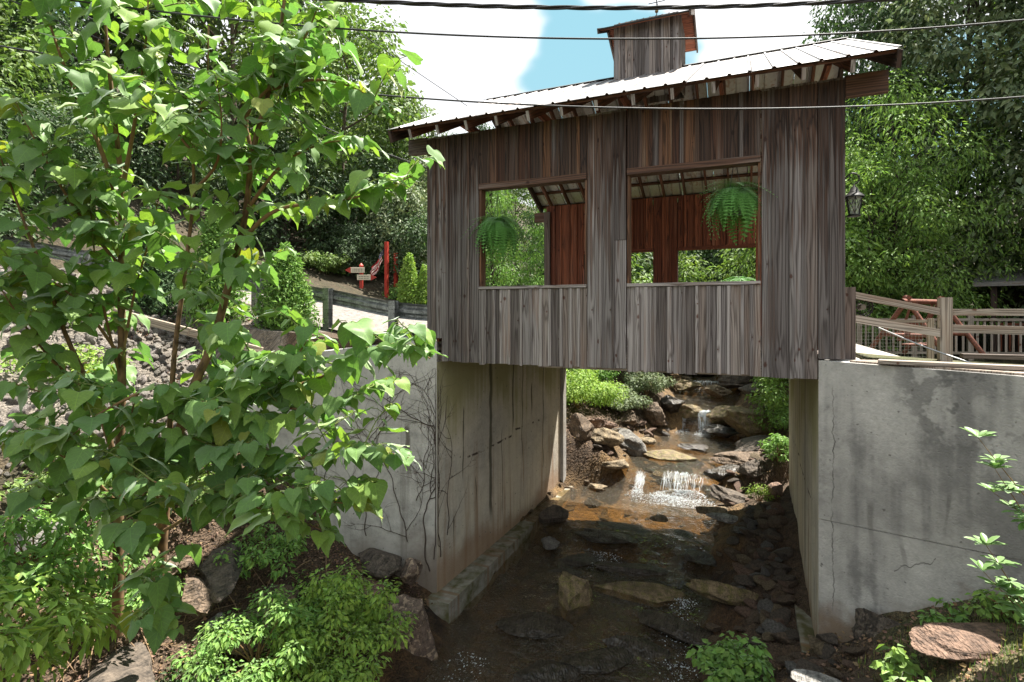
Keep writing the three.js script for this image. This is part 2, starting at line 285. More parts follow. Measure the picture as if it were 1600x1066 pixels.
{
  const r = rng(77), wall = sub('front_wall', bridge);
  wall.userData.label = 'creek-side wall of grey weathered boards with two openings';
  // z = 0 is the outer board face
  const T = 0.025, zb = -T, B = -0.82;
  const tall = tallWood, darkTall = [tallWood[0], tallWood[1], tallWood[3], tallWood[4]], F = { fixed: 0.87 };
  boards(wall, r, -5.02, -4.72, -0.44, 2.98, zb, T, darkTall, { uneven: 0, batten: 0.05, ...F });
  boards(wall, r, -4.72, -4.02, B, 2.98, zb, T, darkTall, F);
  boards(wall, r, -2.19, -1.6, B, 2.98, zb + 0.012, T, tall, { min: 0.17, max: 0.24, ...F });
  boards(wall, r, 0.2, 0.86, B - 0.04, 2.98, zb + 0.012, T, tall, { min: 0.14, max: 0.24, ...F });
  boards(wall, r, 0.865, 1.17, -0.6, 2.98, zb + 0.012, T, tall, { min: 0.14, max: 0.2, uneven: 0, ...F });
  boards(wall, r, -4.015, -2.195, B, 0.37, zb, T, greyWood, { uneven: 0.04, battenMats: [greyWood[2], greyWood[0], greyWood[1]] });
  boards(wall, r, -1.595, 0.195, B - 0.015, 0.37, zb, T, greyWood, { uneven: 0.04, battenMats: [greyWood[2], greyWood[0], greyWood[1]] });
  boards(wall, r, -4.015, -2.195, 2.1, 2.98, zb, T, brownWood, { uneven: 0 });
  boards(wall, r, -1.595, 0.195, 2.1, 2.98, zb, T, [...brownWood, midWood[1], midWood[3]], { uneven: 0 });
  for (const [a, b] of [[-4.01, -2.2], [-1.59, 0.19]]) {
    part('rail_cap', box(a, b, 0.375, 0.42, -0.17, 0.035, 'x', r(), r()), greyWood[2], wall);
    part('lintel', box(a, b, 2.01, 2.1, -0.17, 0.03, 'x', r(), r()), brownWood[1], wall);
    for (const x of [a, b - 0.03]) part('jamb', box(x, x + 0.03, 0.422, 2.008, -0.17, -0.005, 'y', r(), r()), brownWood[3], wall);
  }
  // framing and cedar lining inside
  for (const x of [-4.9, -4.12, -2.1, -1.72, 0.27, 1.02]) part('stud', box(x, x + 0.1, -0.5, 2.98, -0.13, -0.03, 'y', r(), r()), cedar[1], wall);
  for (const [a, b, c, d] of [[-5.0, -4.02, -0.5, 2.98], [-2.19, -1.6, -0.5, 2.98], [0.2, 1.15, -0.5, 2.98], [-4.02, -2.19, -0.5, 0.36], [-1.6, 0.2, -0.5, 0.36], [-4.02, -2.19, 2.11, 2.98], [-1.6, 0.2, 2.11, 2.98]]) part('lining', box(a + 0.003, b - 0.003, c, d, -0.165, -0.145, 'y', r(), r()), cedar[0], wall);
  part('end_post', box(1.03, 1.17, -0.58, 2.74, -0.17, -0.03, 'y'), greyWood[3], wall);
  part('end_post', box(-5.02, -4.9, -0.44, 2.74, -0.17, -0.03, 'y'), midWood[0], wall);

  const far = sub('back_wall', bridge);
  far.userData.label = 'far wall lined with red-brown cedar boards with two openings';
  const Z = FAR - 0.025, opt = { min: 0.16, max: 0.26, out: 1, uneven: 0, batten: 0.05 };
  boards(far, r, -5.02, -3.96, -0.6, 2.9, Z, T, cedar, opt);
  boards(far, r, -2.15, -1.55, -0.6, 2.9, Z, T, cedar, opt);
  boards(far, r, 0.23, 1.17, -0.6, 2.9, Z, T, cedar, opt);
  for (const [a, b] of [[-3.955, -2.155], [-1.545, 0.225]]) {
    boards(far, r, a, b, -0.6, 0.37, Z, T, cedar, opt); boards(far, r, a, b, 1.62, 2.9, Z, T, cedar, opt);
    part('lintel', box(a, b, 1.545, 1.62, Z - 0.14, FAR + 0.03, 'x', r(), r()), cedar[1], far);
    part('rail_cap', box(a, b, 0.375, 0.415, Z - 0.16, FAR + 0.03, 'x', r(), r()), cedar[1], far);
  }
  for (const [a, b, c, d] of [[-5.0, -3.96, -0.8, 2.72], [-2.15, -1.55, -0.8, 2.72], [0.23, 1.15, -0.8, 2.72], [-3.96, -2.15, -0.8, 0.36], [-1.55, 0.23, -0.8, 0.36], [-3.96, -2.15, 1.63, 2.72], [-1.55, 0.23, 1.63, 2.72]]) part('outer_board', box(a + 0.003, b - 0.003, c, d, Z - 0.17, Z - 0.145, 'y', r(), r()), midWood[1], far);
  part('end_post', box(-5.06, -4.9, -0.58, 2.74, FAR - 0.1, FAR + 0.06, 'y'), midWood[0], far);
  part('end_post', box(1.03, 1.19, -0.58, 2.74, FAR - 0.1, FAR + 0.06, 'y'), midWood[0], far);

  // roof: ridge along x at z = -3.1
  const roof = sub('roof', bridge), RZ = -3.1, RY = 4.8, X0 = -5.4, X1 = 1.65;
  roof.userData.label = 'ribbed tin gable roof with exposed rafter tails';
  const rise = 1.8 / 3.7, yAt = (z) => RY - Math.abs(z - RZ) * rise;     // top of the sheets
  const sheet = (xa, xb, side) => {                                       // ribbed sheet with a little thickness
    const prof = [], rib = 0.272;
    for (let x = xa; x < xb - 0.01; x += rib) { const e = Math.min(rib, xb - x); prof.push([x, 0], [x + Math.max(0.001, e - 0.052), 0], [x + Math.max(0.002, e - 0.04), 0.022], [x + Math.max(0.003, e - 0.018), 0.022]); }
    prof.push([xb - 0.004, 0]);
    const pos = [], uv = [], idx = [], n = prof.length, rows = [0, 0.5, 1];
    for (const lift of [0, -0.003]) for (const t of rows) for (const [x, h] of prof) {
      const z = RZ + side * (0.01 + t * 3.7), y = yAt(z) + h + lift; pos.push(x, y, z); uv.push(x, t * 4.1 + xa * 0.7);
    }
    const q = rows.length;
    for (let k = 0; k < 2; k++) for (let j = 0; j < q - 1; j++) for (let i = 0; i < n - 1; i++) { const a = k * q * n + j * n + i, b = a + 1, c = a + n, d = c + 1; (k === 0) === (side > 0) ? idx.push(a, c, b, b, c, d) : idx.push(a, b, c, b, d, c); }
    for (let i = 0; i < n - 1; i++) { const a = (q - 1) * n + i, c = a + q * n; idx.push(a, c, a + 1, a + 1, c, c + 1); }
    const g = new THREE.BufferGeometry(); g.setAttribute('position', new THREE.Float32BufferAttribute(pos, 3)); g.setAttribute('uv', new THREE.Float32BufferAttribute(uv, 2)); g.setIndex(idx);
    return toCreasedNormals(g, 0.4);
  };
  const nS = 9, wS = (X1 - X0) / nS;
  for (let i = 0; i < nS; i++) for (const s of [1, -1]) {
    const m = part('roof_sheet', sheet(X0 + i * wS, X0 + (i + 1) * wS - 0.002, s), s > 0 ? metalMat : metalUnder, roof);
    m.position.y = (r() - 0.5) * 0.006;
  }
  part('ridge_cap', merge([bar([X0, RY + 0.012, RZ + 0.09], [X1, RY + 0.012, RZ + 0.09], 0.2, 0.004), bar([X0, RY + 0.012, RZ - 0.09], [X1, RY + 0.012, RZ - 0.09], 0.2, 0.004)].map((g, i) => { g.translate(0, -RY, -RZ); g.translate(0, 0, i ? 0.09 : -0.09); g.rotateX((i ? -1 : 1) * Math.atan(rise)); g.translate(0, 0, 0); g.applyMatrix4(new THREE.Matrix4().makeTranslation(0, RY - 0.02, RZ + (i ? -0.09 : 0.09))); return g; })), darkEdge, roof);
  const ra = Math.atan(rise);
  for (const s of [1, -1]) {
    for (let i = 0; i <= 6; i++) { const d = 0.25 + i * 0.56, z = RZ + s * d, y = yAt(z) - 0.04; const g = box(X0 + 0.05, X1 - 0.05, -0.018, 0.018, -0.04, 0.04, 'x', r(), r()); g.rotateX(s * ra); g.translate(0, y, z); part('purlin', g, rafterWood[1], roof); }
    for (let i = 0; i < 13; i++) {
      const x = -5.01 + 0.515 * i, z1 = RZ + s * 3.62, y0 = RY - 0.135, y1 = yAt(z1) - 0.135;
      part('rafter', bar([x, y0, RZ + s * 0.02], [x, y1, z1], 0.045, 0.14, r(), r()), rafterWood[i % 2], roof);
      part('tail_end', bar([x, y1, z1], [x, y1 - 0.003, z1 + s * 0.006], 0.046, 0.142, r(), r()), greyWood[2], roof);
    }
    for (const x of [X0 + 0.03, X1 - 0.03]) part('barge_board', bar([x, RY - 0.13, RZ + s * 0.005], [x, yAt(RZ + s * 3.66) - 0.13, RZ + s * 3.66], 0.05, 0.19, r(), r()), brownWood[2], roof);
    const zf = s > 0 ? -0.085 : FAR - 0.1;
    part('top_plate', box(X0 + 0.02, X1 - 0.04, s > 0 ? 2.75 : 2.5, s > 0 ? 2.975 : 2.745, zf - 0.06, zf + 0.06 - (s > 0 ? 0.01 : 0), 'x', r(), r()), brownWood[1], roof);
    if (s > 0) { part('plate_end', box(1.172, X1 - 0.02, 2.72, 3.0, -0.06, -0.001, 'x', r(), r()), brownWood[1], roof); part('plate_end', box(X0 + 0.01, -5.022, 2.74, 3.0, -0.06, -0.001, 'x', r(), r()), midWood[1], roof); }
  }
  part('ridge_beam', box(X0 + 0.05, X1 - 0.05, RY - 0.24, RY - 0.06, RZ - 0.02, RZ + 0.02, 'x'), cedar[1], roof);
  for (const x of [-4.98, -3.44, -1.89, -0.35, 1.12]) { const tie = part('tie_beam', box(x - 0.03, x + 0.03, 3.55, 3.7, RZ - 2.1, RZ + 2.1, 'z', r(), r()), cedar[0], roof); tie.name = 'collar_tie'; }

  // deck
  const deck = sub('deck', bridge);
  for (let i = 0; i < 31; i++) { const x = -5.0 + i * 0.2; part('plank', box(x + 0.004, x + 0.196, -0.6, -0.55, FAR + 0.02, -0.18, 'z', r(), r()), midWood[i % 4], deck); }
  for (const z of [-0.25, -1.7, -3.1, -4.5, -5.9]) part('stringer', box(-4.99, 0.86, -0.84, -0.605, z - 0.07, z + 0.07, 'x', r(), r()), paleWood[1], deck);
  part('edge_beam', box(-3.0, 0.75, -0.865, -0.62, -0.13, -0.03, 'x', r(), r()), paleWood[0], deck);

  // cupola on the ridge
  const cup = sub('cupola', bridge), cx0 = -2.36, cx1 = -1.14, cz0 = -3.65, cz1 = -2.55;
  const grey = [greyWood[1], greyWood[0], greyWood[4], greyWood[5]];
  boards(cup, r, cx0, cx1, yAt(cz1) - 0.1, 5.62, cz1 - 0.02, 0.02, grey, { min: 0.1, max: 0.13, batten: 0.03, uneven: 0 });
  boards(cup, r, cz0, cz1 - 0.025, 4.4, 5.6, cx1 - 0.02, 0.02, grey, { axis: 'z', min: 0.11, max: 0.15, batten: 0.03, uneven: 0 });
  boards(cup, r, cz0, cz1 - 0.025, 4.4, 5.6, cx0, 0.02, grey, { axis: 'z', min: 0.11, max: 0.15, batten: 0.03, out: -1, uneven: 0 });
  boards(cup, r, cx0, cx1, 4.4, 5.6, cz0 - 0.025, 0.02, grey, { out: -1, batten: 0.03, uneven: 0 });
  for (const s of [1, -1]) {
    const g = box(-0.84, 0.84, -0.012, 0.012, 0, 0.9, 'z'); g.rotateX(s > 0 ? 0.47 : Math.PI - 0.47);
    g.translate(-1.76, 5.86, -3.1 + s * 0.004); part('cupola_roof', g, s > 0 ? darkEdge : brownWood[3], cup);
const u = s > 0 ? box(-0.82, 0.82, -0.03, -0.014, 0.03, 0.88, 'x') : box(-0.82, 0.82, 0.014, 0.03, 0.03, 0.88, 'x'); u.rotateX(s > 0 ? 0.47 : Math.PI - 0.47); u.translate(-1.76, 5.86, -3.1); part('soffit', u, cedar[0], cup);
    for (const x of [-1.76 - 0.85, -1.76 + 0.85]) part('fascia', bar([x, 5.83, -3.1], [x, 5.83 - 0.9 * Math.sin(0.47), -3.1 + s * 0.9 * Math.cos(0.47)], 0.03, 0.1), brownWood[0], cup);
    for (const x of [cx0 + 0.01, cx1 - 0.01]) { const sh = new THREE.Shape([new THREE.Vector2(0, 5.58), new THREE.Vector2(s * 0.55, 5.58), new THREE.Vector2(0, 5.84)].sort(() => 0)); const gg = new THREE.ExtrudeGeometry(sh, { depth: 0.015, bevelEnabled: false }); gg.rotateY(-Math.PI / 2); gg.scale(1, 1, 1); gg.translate(x, 0, -3.1); part('gable_board', metreUV(gg), midWood[0], cup); }
  }
  // weather vane
  const vane = thing('weather_vane', 'small black iron weather vane standing on the cupola ridge', 'weather vane', [-1.62, 5.86, -3.1]);
  const iron = std({ color: lin(0.02, 0.02, 0.02), roughness: 0.5, metalness: 0.7 });
  part('rod', tube([[0, 0, 0], [0, 0.4, 0], [0, 0.78, 0]], 0.009, 6), iron, vane);
  const ball = new THREE.SphereGeometry(0.035, 12, 8); ball.translate(0, 0.14, 0); part('ball', ball, std({ color: lin(0.25, 0.17, 0.08), metalness: 0.8, roughness: 0.4 }), vane);
  part('compass_arm', merge([bar([-0.16, 0.32, 0], [0.16, 0.32, 0], 0.012, 0.012), bar([0, 0.33, -0.16], [0, 0.33, 0.16], 0.012, 0.012)]), iron, vane);
  const ash = new THREE.Shape([[-0.3, 0], [-0.2, 0.02], [-0.2, 0.06], [-0.32, 0.08], [-0.3, 0.02], [0.2, 0.02], [0.2, 0.06], [0.32, 0.01], [0.2, -0.04], [0.2, 0]].map((p) => new THREE.Vector2(...p)));
  const ag = new THREE.ExtrudeGeometry(ash, { depth: 0.01, bevelEnabled: false }); ag.translate(0, 0.6, -0.005); part('arrow', ag, iron, vane);
}
// ------------------------------------------------------------------ concrete abutments
function concrete(seed, W, H, paint) { // W x H metres, v up; paint(x, y, base, n) adds stains that lie on the wall
  return texture(768, 768, (u, v) => {
    const x = u * W, y = v * H, a = fbm(x * 0.9 + seed, y * 0.7, seed, 5), b = fbm(x * 5 + seed, y * 5, 3, 4), c = fbm(x * 22, y * 22, seed, 2), s = fbm(x * 7 + seed, y * 0.35, 6, 4);
    const l = clamp(0.9 + a * 0.55 + b * 0.3 + c * 0.28, 0.35, 1.35);
    const pit = smooth(0.34, 0.44, fbm(x * 14 + 5, y * 14, seed + 4, 3));
    let k = [0.49 * l, 0.47 * l, 0.44 * l];
    k = paint(x, y, k, { a, b, c, s });
    return mixc(k, [0.1, 0.09, 0.08], pit * 0.75);
  }, { metresX: W, metresY: H, wrap: THREE.MirroredRepeatWrapping });
}
const concreteBump = texture(512, 512, (u, v) => clamp(0.5 + tile(u, v, 8, 8, 5, 3) * 0.6 + tile(u, v, 70, 70, 8, 3) * 0.5 - smooth(0.3, 0.42, tile(u, v, 30, 30, 17, 3)) * 0.5), { srgb: false, metresX: 1.5, metresY: 1.5 });
const drip = (x, y, x0, top, bot, w, n) => { const ww = w * (0.5 + 0.8 * (fbm(x0 * 9, y * 2.2, 1, 3) + 0.5)); return smooth(ww, ww * 0.35, Math.abs(x - x0 + fbm(y * 1.3, x0, 2, 2) * 0.12)) * smooth(top + 0.15, top, y) * smooth(bot, bot + 0.5, y); };
const texInner = concrete(4, 6.2, 4.6, (x, y, k, n) => {      // x from the creek-side corner inwards, y above the footing
  k = mixc(k.map((q) => q * 1.2), [0.64, 0.55, 0.38], 0.65 * clamp(0.65 + n.a));
  k = mixc(k, [0.24, 0.23, 0.07], clamp(smooth(2.2, 4.2, y + n.a * 2.6 + n.s * 1.6)) * 0.75);          // algae
  k = mixc(k, [0.26, 0.13, 0.05], clamp(n.s * 1.8 + 0.1) * smooth(2.7, 0.6, y + n.a) * 0.8);       // rust-brown runs
  k = mixc(k, [0.28, 0.16, 0.08], smooth(0.7, 0.1, y + n.a * 0.9) * 0.7);
  let d = 0; for (const [a, t, b, w] of [[1.9, 4.5, 0.4, 0.09], [0.85, 2.9, 1.5, 0.03], [2.9, 3.8, 2.0, 0.05], [3.9, 3.0, 2.2, 0.05], [3.4, 4.4, 1.2, 0.025], [1.3, 1.5, 0.9, 0.025], [4.6, 3.4, 0.7, 0.03], [0.5, 1.0, 0.5, 0.03], [2.4, 2.2, 0.3, 0.02]]) d = Math.max(d, drip(x, y, a, t, b, w));
  k = mixc(k, [0.05, 0.045, 0.02], d * 0.85);
  const seam = y - 2.05 - 0.05 * n.a - (x > 3 ? 0.1 : 0); k = mixc(k, [0.06, 0.04, 0.03], smooth(0.035, 0.01, Math.abs(seam)) * smooth(0.02, 0.2, n.b + 0.03) * (x > 1 && x < 4.4 ? 1 : 0));
  return k;
});
const texWingL = concrete(9, 4.2, 4.6, (x, y, k, n) => {
  k = mixc(k, [0.62, 0.6, 0.56], 0.6 * clamp(0.6 + n.b));
  k = mixc(k, [0.1, 0.085, 0.07], clamp(n.s * 2.2 - 0.25) * 0.6);
  k = mixc(k, [0.15, 0.1, 0.06], smooth(0.9, 0.2, y + n.a * 0.8) * 0.75);
  let d = 0; for (const [a, t, b, w] of [[0.55, 2.6, 1.6, 0.07], [1.75, 2.7, 1.9, 0.09], [2.6, 3.6, 2.5, 0.05]]) d = Math.max(d, drip(x, y, a, t, b, w));
  return mixc(k, [0.09, 0.075, 0.05], d * 0.75);
});
const texWingR = concrete(15, 5.2, 4.2, (x, y, k, n) => {
  const big = fbm(x * 0.8 + 3, y * 0.6, 11, 5), patch = fbm(x * 2.2 + 9, y * 1.3, 5, 5);
  k = mixc(k, [0.1, 0.096, 0.096], smooth(-0.15, 0.4, big * 1.5 + patch * 0.6 + n.s * 0.5 + 0.3 * smooth(0.7, 2.0, x) * smooth(1.2, 3.4, y) - 0.2 + n.c * 0.4) * 0.62);
  k = mixc(k, [0.06, 0.058, 0.055], smooth(0.0, 0.22, n.b * 0.8 + patch * 0.9 + n.c * 0.3) * smooth(2.7, 3.3, y + big) * smooth(0.7, 1.0, x) * 0.55);
  k = mixc(k, [0.25, 0.165, 0.1], smooth(0.8, 0.3, y - 0.4 * x + n.a * 1.2 + n.b * 0.3) * 0.8);
  let d = 0; for (const [a, t, b, w] of [[0.62, 2.0, 1.4, 0.05], [1.35, 2.3, 1.8, 0.03], [0.95, 1.6, 1.2, 0.04]]) d = Math.max(d, drip(x, y, a, t, b, w));
  k = mixc(k, [0.11, 0.1, 0.09], d * 0.5);
  const cx = 0.17 + fbm(y * 1.3, 7, 7, 2) * 0.1 + fbm(y * 9, 2, 7, 3) * 0.05; k = mixc(k, [0.05, 0.045, 0.04], smooth(0.009, 0.003, Math.abs(x - cx)) * smooth(0.5, 0.8, y) * smooth(3.5, 3.2, y) * clamp(0.6 + fbm(y * 4, 5, 1, 2) * 1.6));   // wandering crack
  const c2 = 1.9 - 0.62 * (x - 0.6) + fbm(x * 8, 3, 3, 3) * 0.08; k = mixc(k, [0.05, 0.045, 0.04], smooth(0.008, 0.003, Math.abs(y - 1.35 - (x - 0.85) * 0.7 - fbm(x * 8, 3, 3, 3) * 0.1)) * (x > 0.85 && x < 1.25 ? 1 : 0) * 0.8);
  return k;
});
const texPlain = concrete(21, 4, 4, (x, y, k, n) => mixc(k, [0.2, 0.16, 0.1], clamp(n.a * 1.5 + 0.15)));
const texFoot = concrete(27, 3, 3, (x, y, k, n) => mixc(mixc(k, [0.09, 0.085, 0.03], clamp(0.65 + n.a + n.b)), [0.2, 0.11, 0.05], clamp(n.s * 2)));
const conc = (map) => std({ map, bumpMap: concreteBump, bumpScale: 0.006, roughness: 0.93 });
const footMat = conc(texFoot);
// wall slab along a line: p0 -> p1 in plan, front face on the line, thickness behind; tops and bottoms may slope. u runs along the wall, v = height above `v0`
function slab(p0, p1, back, y0a, y0b, y1a, y1b, v0 = 0, u0 = 0) {
  const L = Math.hypot(p1[0] - p0[0], p1[1] - p0[1]), bx = back[0], bz = back[1];
  const c = [[p0[0], y0a, p0[1]], [p1[0], y0b, p1[1]], [p1[0], y1b, p1[1]], [p0[0], y1a, p0[1]]], d = c.map(([x, y, z]) => [x + bx, y, z + bz]);
  const pos = [], uv = [], T = Math.hypot(bx, bz), ch = 0.02;
  const U = [[u0, y0a - v0], [u0 + L, y0b - v0], [u0 + L, y1b - v0], [u0, y1a - v0]];
  const flip = -(p1[1] - p0[1]) * bx + (p1[0] - p0[0]) * bz > 0;
  const quad = (a, b, e, f, ua, ub, ue, uf) => { if (flip) { pos.push(...a, ...e, ...b, ...a, ...f, ...e); uv.push(...ua, ...ue, ...ub, ...ua, ...uf, ...ue); } else { pos.push(...a, ...b, ...e, ...a, ...e, ...f); uv.push(...ua, ...ub, ...ue, ...ua, ...ue, ...uf); } };
  quad(c[0], c[1], c[2], c[3], U[0], U[1], U[2], U[3]);
  quad(d[1], d[0], d[3], d[2], U[1], U[0], U[3], U[2]);
  quad(c[3], c[2], d[2], d[3], U[3], U[2], [U[2][0], U[2][1] + T], [U[3][0], U[3][1] + T]);
  quad(d[0], d[1], c[1], c[0], U[0], U[1], U[1], U[0]);
  quad(d[0], c[0], c[3], d[3], [U[0][0] - T, U[0][1]], U[0], U[3], [U[3][0] - T, U[3][1]]);
  quad(c[1], d[1], d[2], c[2], U[1], [U[1][0] + T, U[1][1]], [U[2][0] + T, U[2][1]], U[2]);
  const g = new THREE.BufferGeometry(); g.setAttribute('position', new THREE.Float32BufferAttribute(pos, 3)); g.setAttribute('uv', new THREE.Float32BufferAttribute(uv, 2)); g.computeVertexNormals(); return g;
}
{
  const A = thing('concrete_abutment', 'stained concrete abutment carrying the end of the bridge beside the big-leaved tree', 'abutment');
  part('creek_face', slab([-4.5, -5.75], [-4.82, -0.002], [-1.3, 0.0], -5.5, -5.5, -0.85, -0.85, -4.75, 0), conc((() => { const t = texInner.clone(); t.repeat.set(-1 / 6.2, 1 / 4.6); t.offset.set(5.75 / 6.2, 0); t.needsUpdate = true; return t; })()), A);
  part('bearing_shelf', box(-6.1, -4.84, -0.849, -0.46, -5.7, -0.18, 'x'), conc(texPlain), A);
  part('wing_wall', slab([wingL.x - wingL.dx * -3.75, 1.48], [wingL.x, 0.004], [-0.16, -0.45], -5.5, -5.5, -0.86, -0.455, -4.6, -3.8), conc((() => { const t = texWingL.clone(); t.repeat.set(-1 / 4.2, 1 / 4.6); t.needsUpdate = true; return t; })()), A);
  part('footing', slab([-4.2, -5.9], [-4.46, 0.22], [-0.6, 0], -5.5, -5.5, -4.62, -4.78), footMat, A, 'low mossy concrete footing along the water');
  part('footing', slab([-4.9, 0.5], [-4.46, 0.222], [-0.3, -0.4], -5.5, -5.5, -4.78, -4.78), footMat, A);
  part('back_corner', slab([-5.8, -5.76], [-4.42, -5.76], [0, -0.25], -5.5, -5.5, -0.75, -0.85), conc(texPlain), A);

  const B = thing('concrete_abutment', 'grey concrete abutment with dark stains and a wing wall below the fence', 'abutment');
  part('creek_face', slab([0.872, -0.003], [0.92, -5.9], [1.2, 0], -5.2, -5.2, -0.88, -0.88, -4.75, 0), conc(texInner), B);
  part('bearing_shelf', box(0.9, 2.0, -0.879, -0.62, -5.8, -0.18, 'x'), conc(texPlain), B);
  const e = (s) => [wingR.x + wingR.dx * s, wingR.z + wingR.dz * s], nb = [-0.24, 0.0], bk = [0.27, -0.42];
  // formwork lifts with a thin open joint between them; the joint drops towards the open end like the pour did
  const j0 = -2.66, j1 = -3.02 + 0.5;
  part('upper_lift', slab(e(0), e(5), bk, -2.655, -2.145, -0.62, -0.66, -4.35, 0), conc(texWingR), B);
  part('lower_lift', slab(e(0), e(5), bk, -5.2, -5.2, -2.668, -2.158, -4.35, 0), conc(texWingR), B);
  part('joint_core', slab([e(0)[0] + 0.01, e(0)[1] - 0.015], [e(5)[0] + 0.01, e(5)[1] - 0.015], [0.2, -0.3], -2.8, -2.3, -2.5, -2.0), conc(texPlain), B);
  part('footing', slab([0.68, 0.0], [0.72, -5.6], [0.3, 0], -5.2, -5.2, -4.42, -4.45), footMat, B);
  part('coping_stone', slab([e(0.35)[0] + 0.03, e(0.35)[1] - 0.06], [e(5)[0] + 0.03, e(5)[1] - 0.06], [0.2, -0.3], -0.625, -0.66, -0.6, -0.635), paleWood[1], B, 'grey plank lying on the wing wall top');
}
// ------------------------------------------------------------------ creek water
{
  const r = rng(5), pos = [], uv = [], idx = [], NU = 46, zs = [];
  for (let z = 3.2; z > -30; z -= z > -13 ? 0.07 : 0.16) zs.push(z);
  zs.forEach((z) => { for (let i = 0; i <= NU; i++) {
    const x = mix(leftFoot(z) - 0.35, rightFoot(z) + 0.35, i / NU), steep = Math.abs(water(z + 0.1) - water(z - 0.1));
    const calm = (z < -3.6 && z > -5.9) || (z < -7.2 && z > -11.6) ? 0.35 : 1;
    const h = (fbm(x * 2.6, z * 2.1, 3, 3) * 0.08 + fbm(x * 8, z * 7, 6, 2) * 0.035) * calm + fbm(x * 6, z * 3, 1, 3) * 0.12 * smooth(0.02, 0.1, steep);
    pos.push(x, water(z + fbm(x * 1.1, 5, 2, 2) * 0.5) + h, z); uv.push(x, z);
  } });
  const n = NU + 1; for (let j = 0; j + 1 < zs.length; j++) for (let i = 0; i < NU; i++) { const a = j * n + i; idx.push(a, a + 1, a + n, a + 1, a + n + 1, a + n); }
  const g = new THREE.BufferGeometry(); g.setAttribute('position', new THREE.Float32BufferAttribute(pos, 3)); g.setAttribute('uv', new THREE.Float32BufferAttribute(uv, 2)); g.setIndex(idx); g.computeVertexNormals();
  const ripple = texture(512, 512, (u, v) => clamp(0.5 + tile(u, v, 10, 14, 3, 4) * 0.6 + tile(u, v, 34, 44, 8, 3) * 0.3), { srgb: false, metresX: 1.6, metresY: 1.6 });
  structure('creek_water', g, phys({ color: lin(0.72, 0.62, 0.46), roughness: 0.04, ior: 1.33, transmission: 0.96, thickness: 0, bumpMap: ripple, bumpScale: 0.06 }), 'clear brown creek water running under the bridge', 'water');
  // white water where the creek drops over ledges: [x, z, half width, drop length, ribbons]
  const foamMat = phys({ color: lin(0.78, 0.82, 0.84), roughness: 0.95, transmission: 0.5, thickness: 0, side: THREE.DoubleSide });
  // [x, z, half width, drop length, strands, specks]
  const falls = [[-1.25, -11.95, 0.24, 0.6, 130, 700, 'steep white waterfall dropping between dark boulders upstream'], [-2.1, -11.95, 0.28, 0.5, 40, 160, 'thin trickling waterfall beside the steep fall'], [-1.5, -6.45, 0.6, 0.75, 45, 2600, 'broad foaming cascade over a ledge behind the bridge'], [-2.55, -6.4, 0.13, 0.5, 40, 260, 'small white spout beside the flat boulder'],
    [-2.6, -3.05, 0.4, 0.6, 0, 150, 'low riffle breaking white under the bridge near the footing'], [-0.95, -2.2, 0.22, 1.6, 0, 190, 'run of broken water beside the rubble under the bridge'], [-0.85, -0.4, 0.22, 0.9, 0, 90, 'broken water near the leafy plant at the rubble'], [-1.4, -16.9, 0.8, 0.6, 70, 300, 'distant cascade high up the creek'], [-1.6, -19.4, 0.9, 0.5, 60, 200, 'farthest pale cascade up the creek'], [-3.7, 0.6, 0.25, 0.7, 0, 60, 'flecks of foam beside the pointed rock']];
  for (const [x, z, w, len, nR, nS, label] of falls) {
    const list = [], blobs = [];
    for (let k = 0; k < nR * 2.5; k++) {
      const bx = x + (r() + r() - 1) * w, z0 = z - len * 0.45 + (r() - 0.5) * 0.25, L = len * (0.15 + r() * 0.8), pts = [], dx = (r() - 0.5) * 0.12;
      for (let i = 0; i <= 5; i++) { const zz = z0 + L * i / 5, xx = bx + dx * i / 5 + (r() - 0.5) * 0.05; pts.push([xx, water(zz + fbm(xx * 1.1, 5, 2, 2) * 0.5) + 0.015 + r() * 0.03, zz]); }
      const rr = 0.0015 + r() * r() * 0.006; list.push(tube(pts, (t) => rr * (0.2 + Math.sin(Math.PI * t)), 3, 6));
    }
    for (let k = 0; k < nS * 2; k++) {
      const q = Math.pow(r(), 1.8), bx = x + (r() + r() - 1) * w * (1.1 + q * 1.2), zz = z + len * (0.3 + q * 1.1), s = (0.002 + r() * r() * 0.009) * (1 - 0.4 * q);
      const b = new THREE.TetrahedronGeometry(s, 1); b.scale(1.4, 0.7, 3.2); b.rotateY((r() - 0.5) * 1.4); b.translate(bx, water(zz + fbm(bx * 1.1, 5, 2, 2) * 0.5) + 0.01 + r() * r() * 0.07 * (1 - q), zz); blobs.push(b);
    }
    const t = solo('cascade', plainMerge([...list, ...blobs]), foamMat, label, 'cascade', 'white water on the creek');
    t.userData.kind = 'stuff';
  }
}
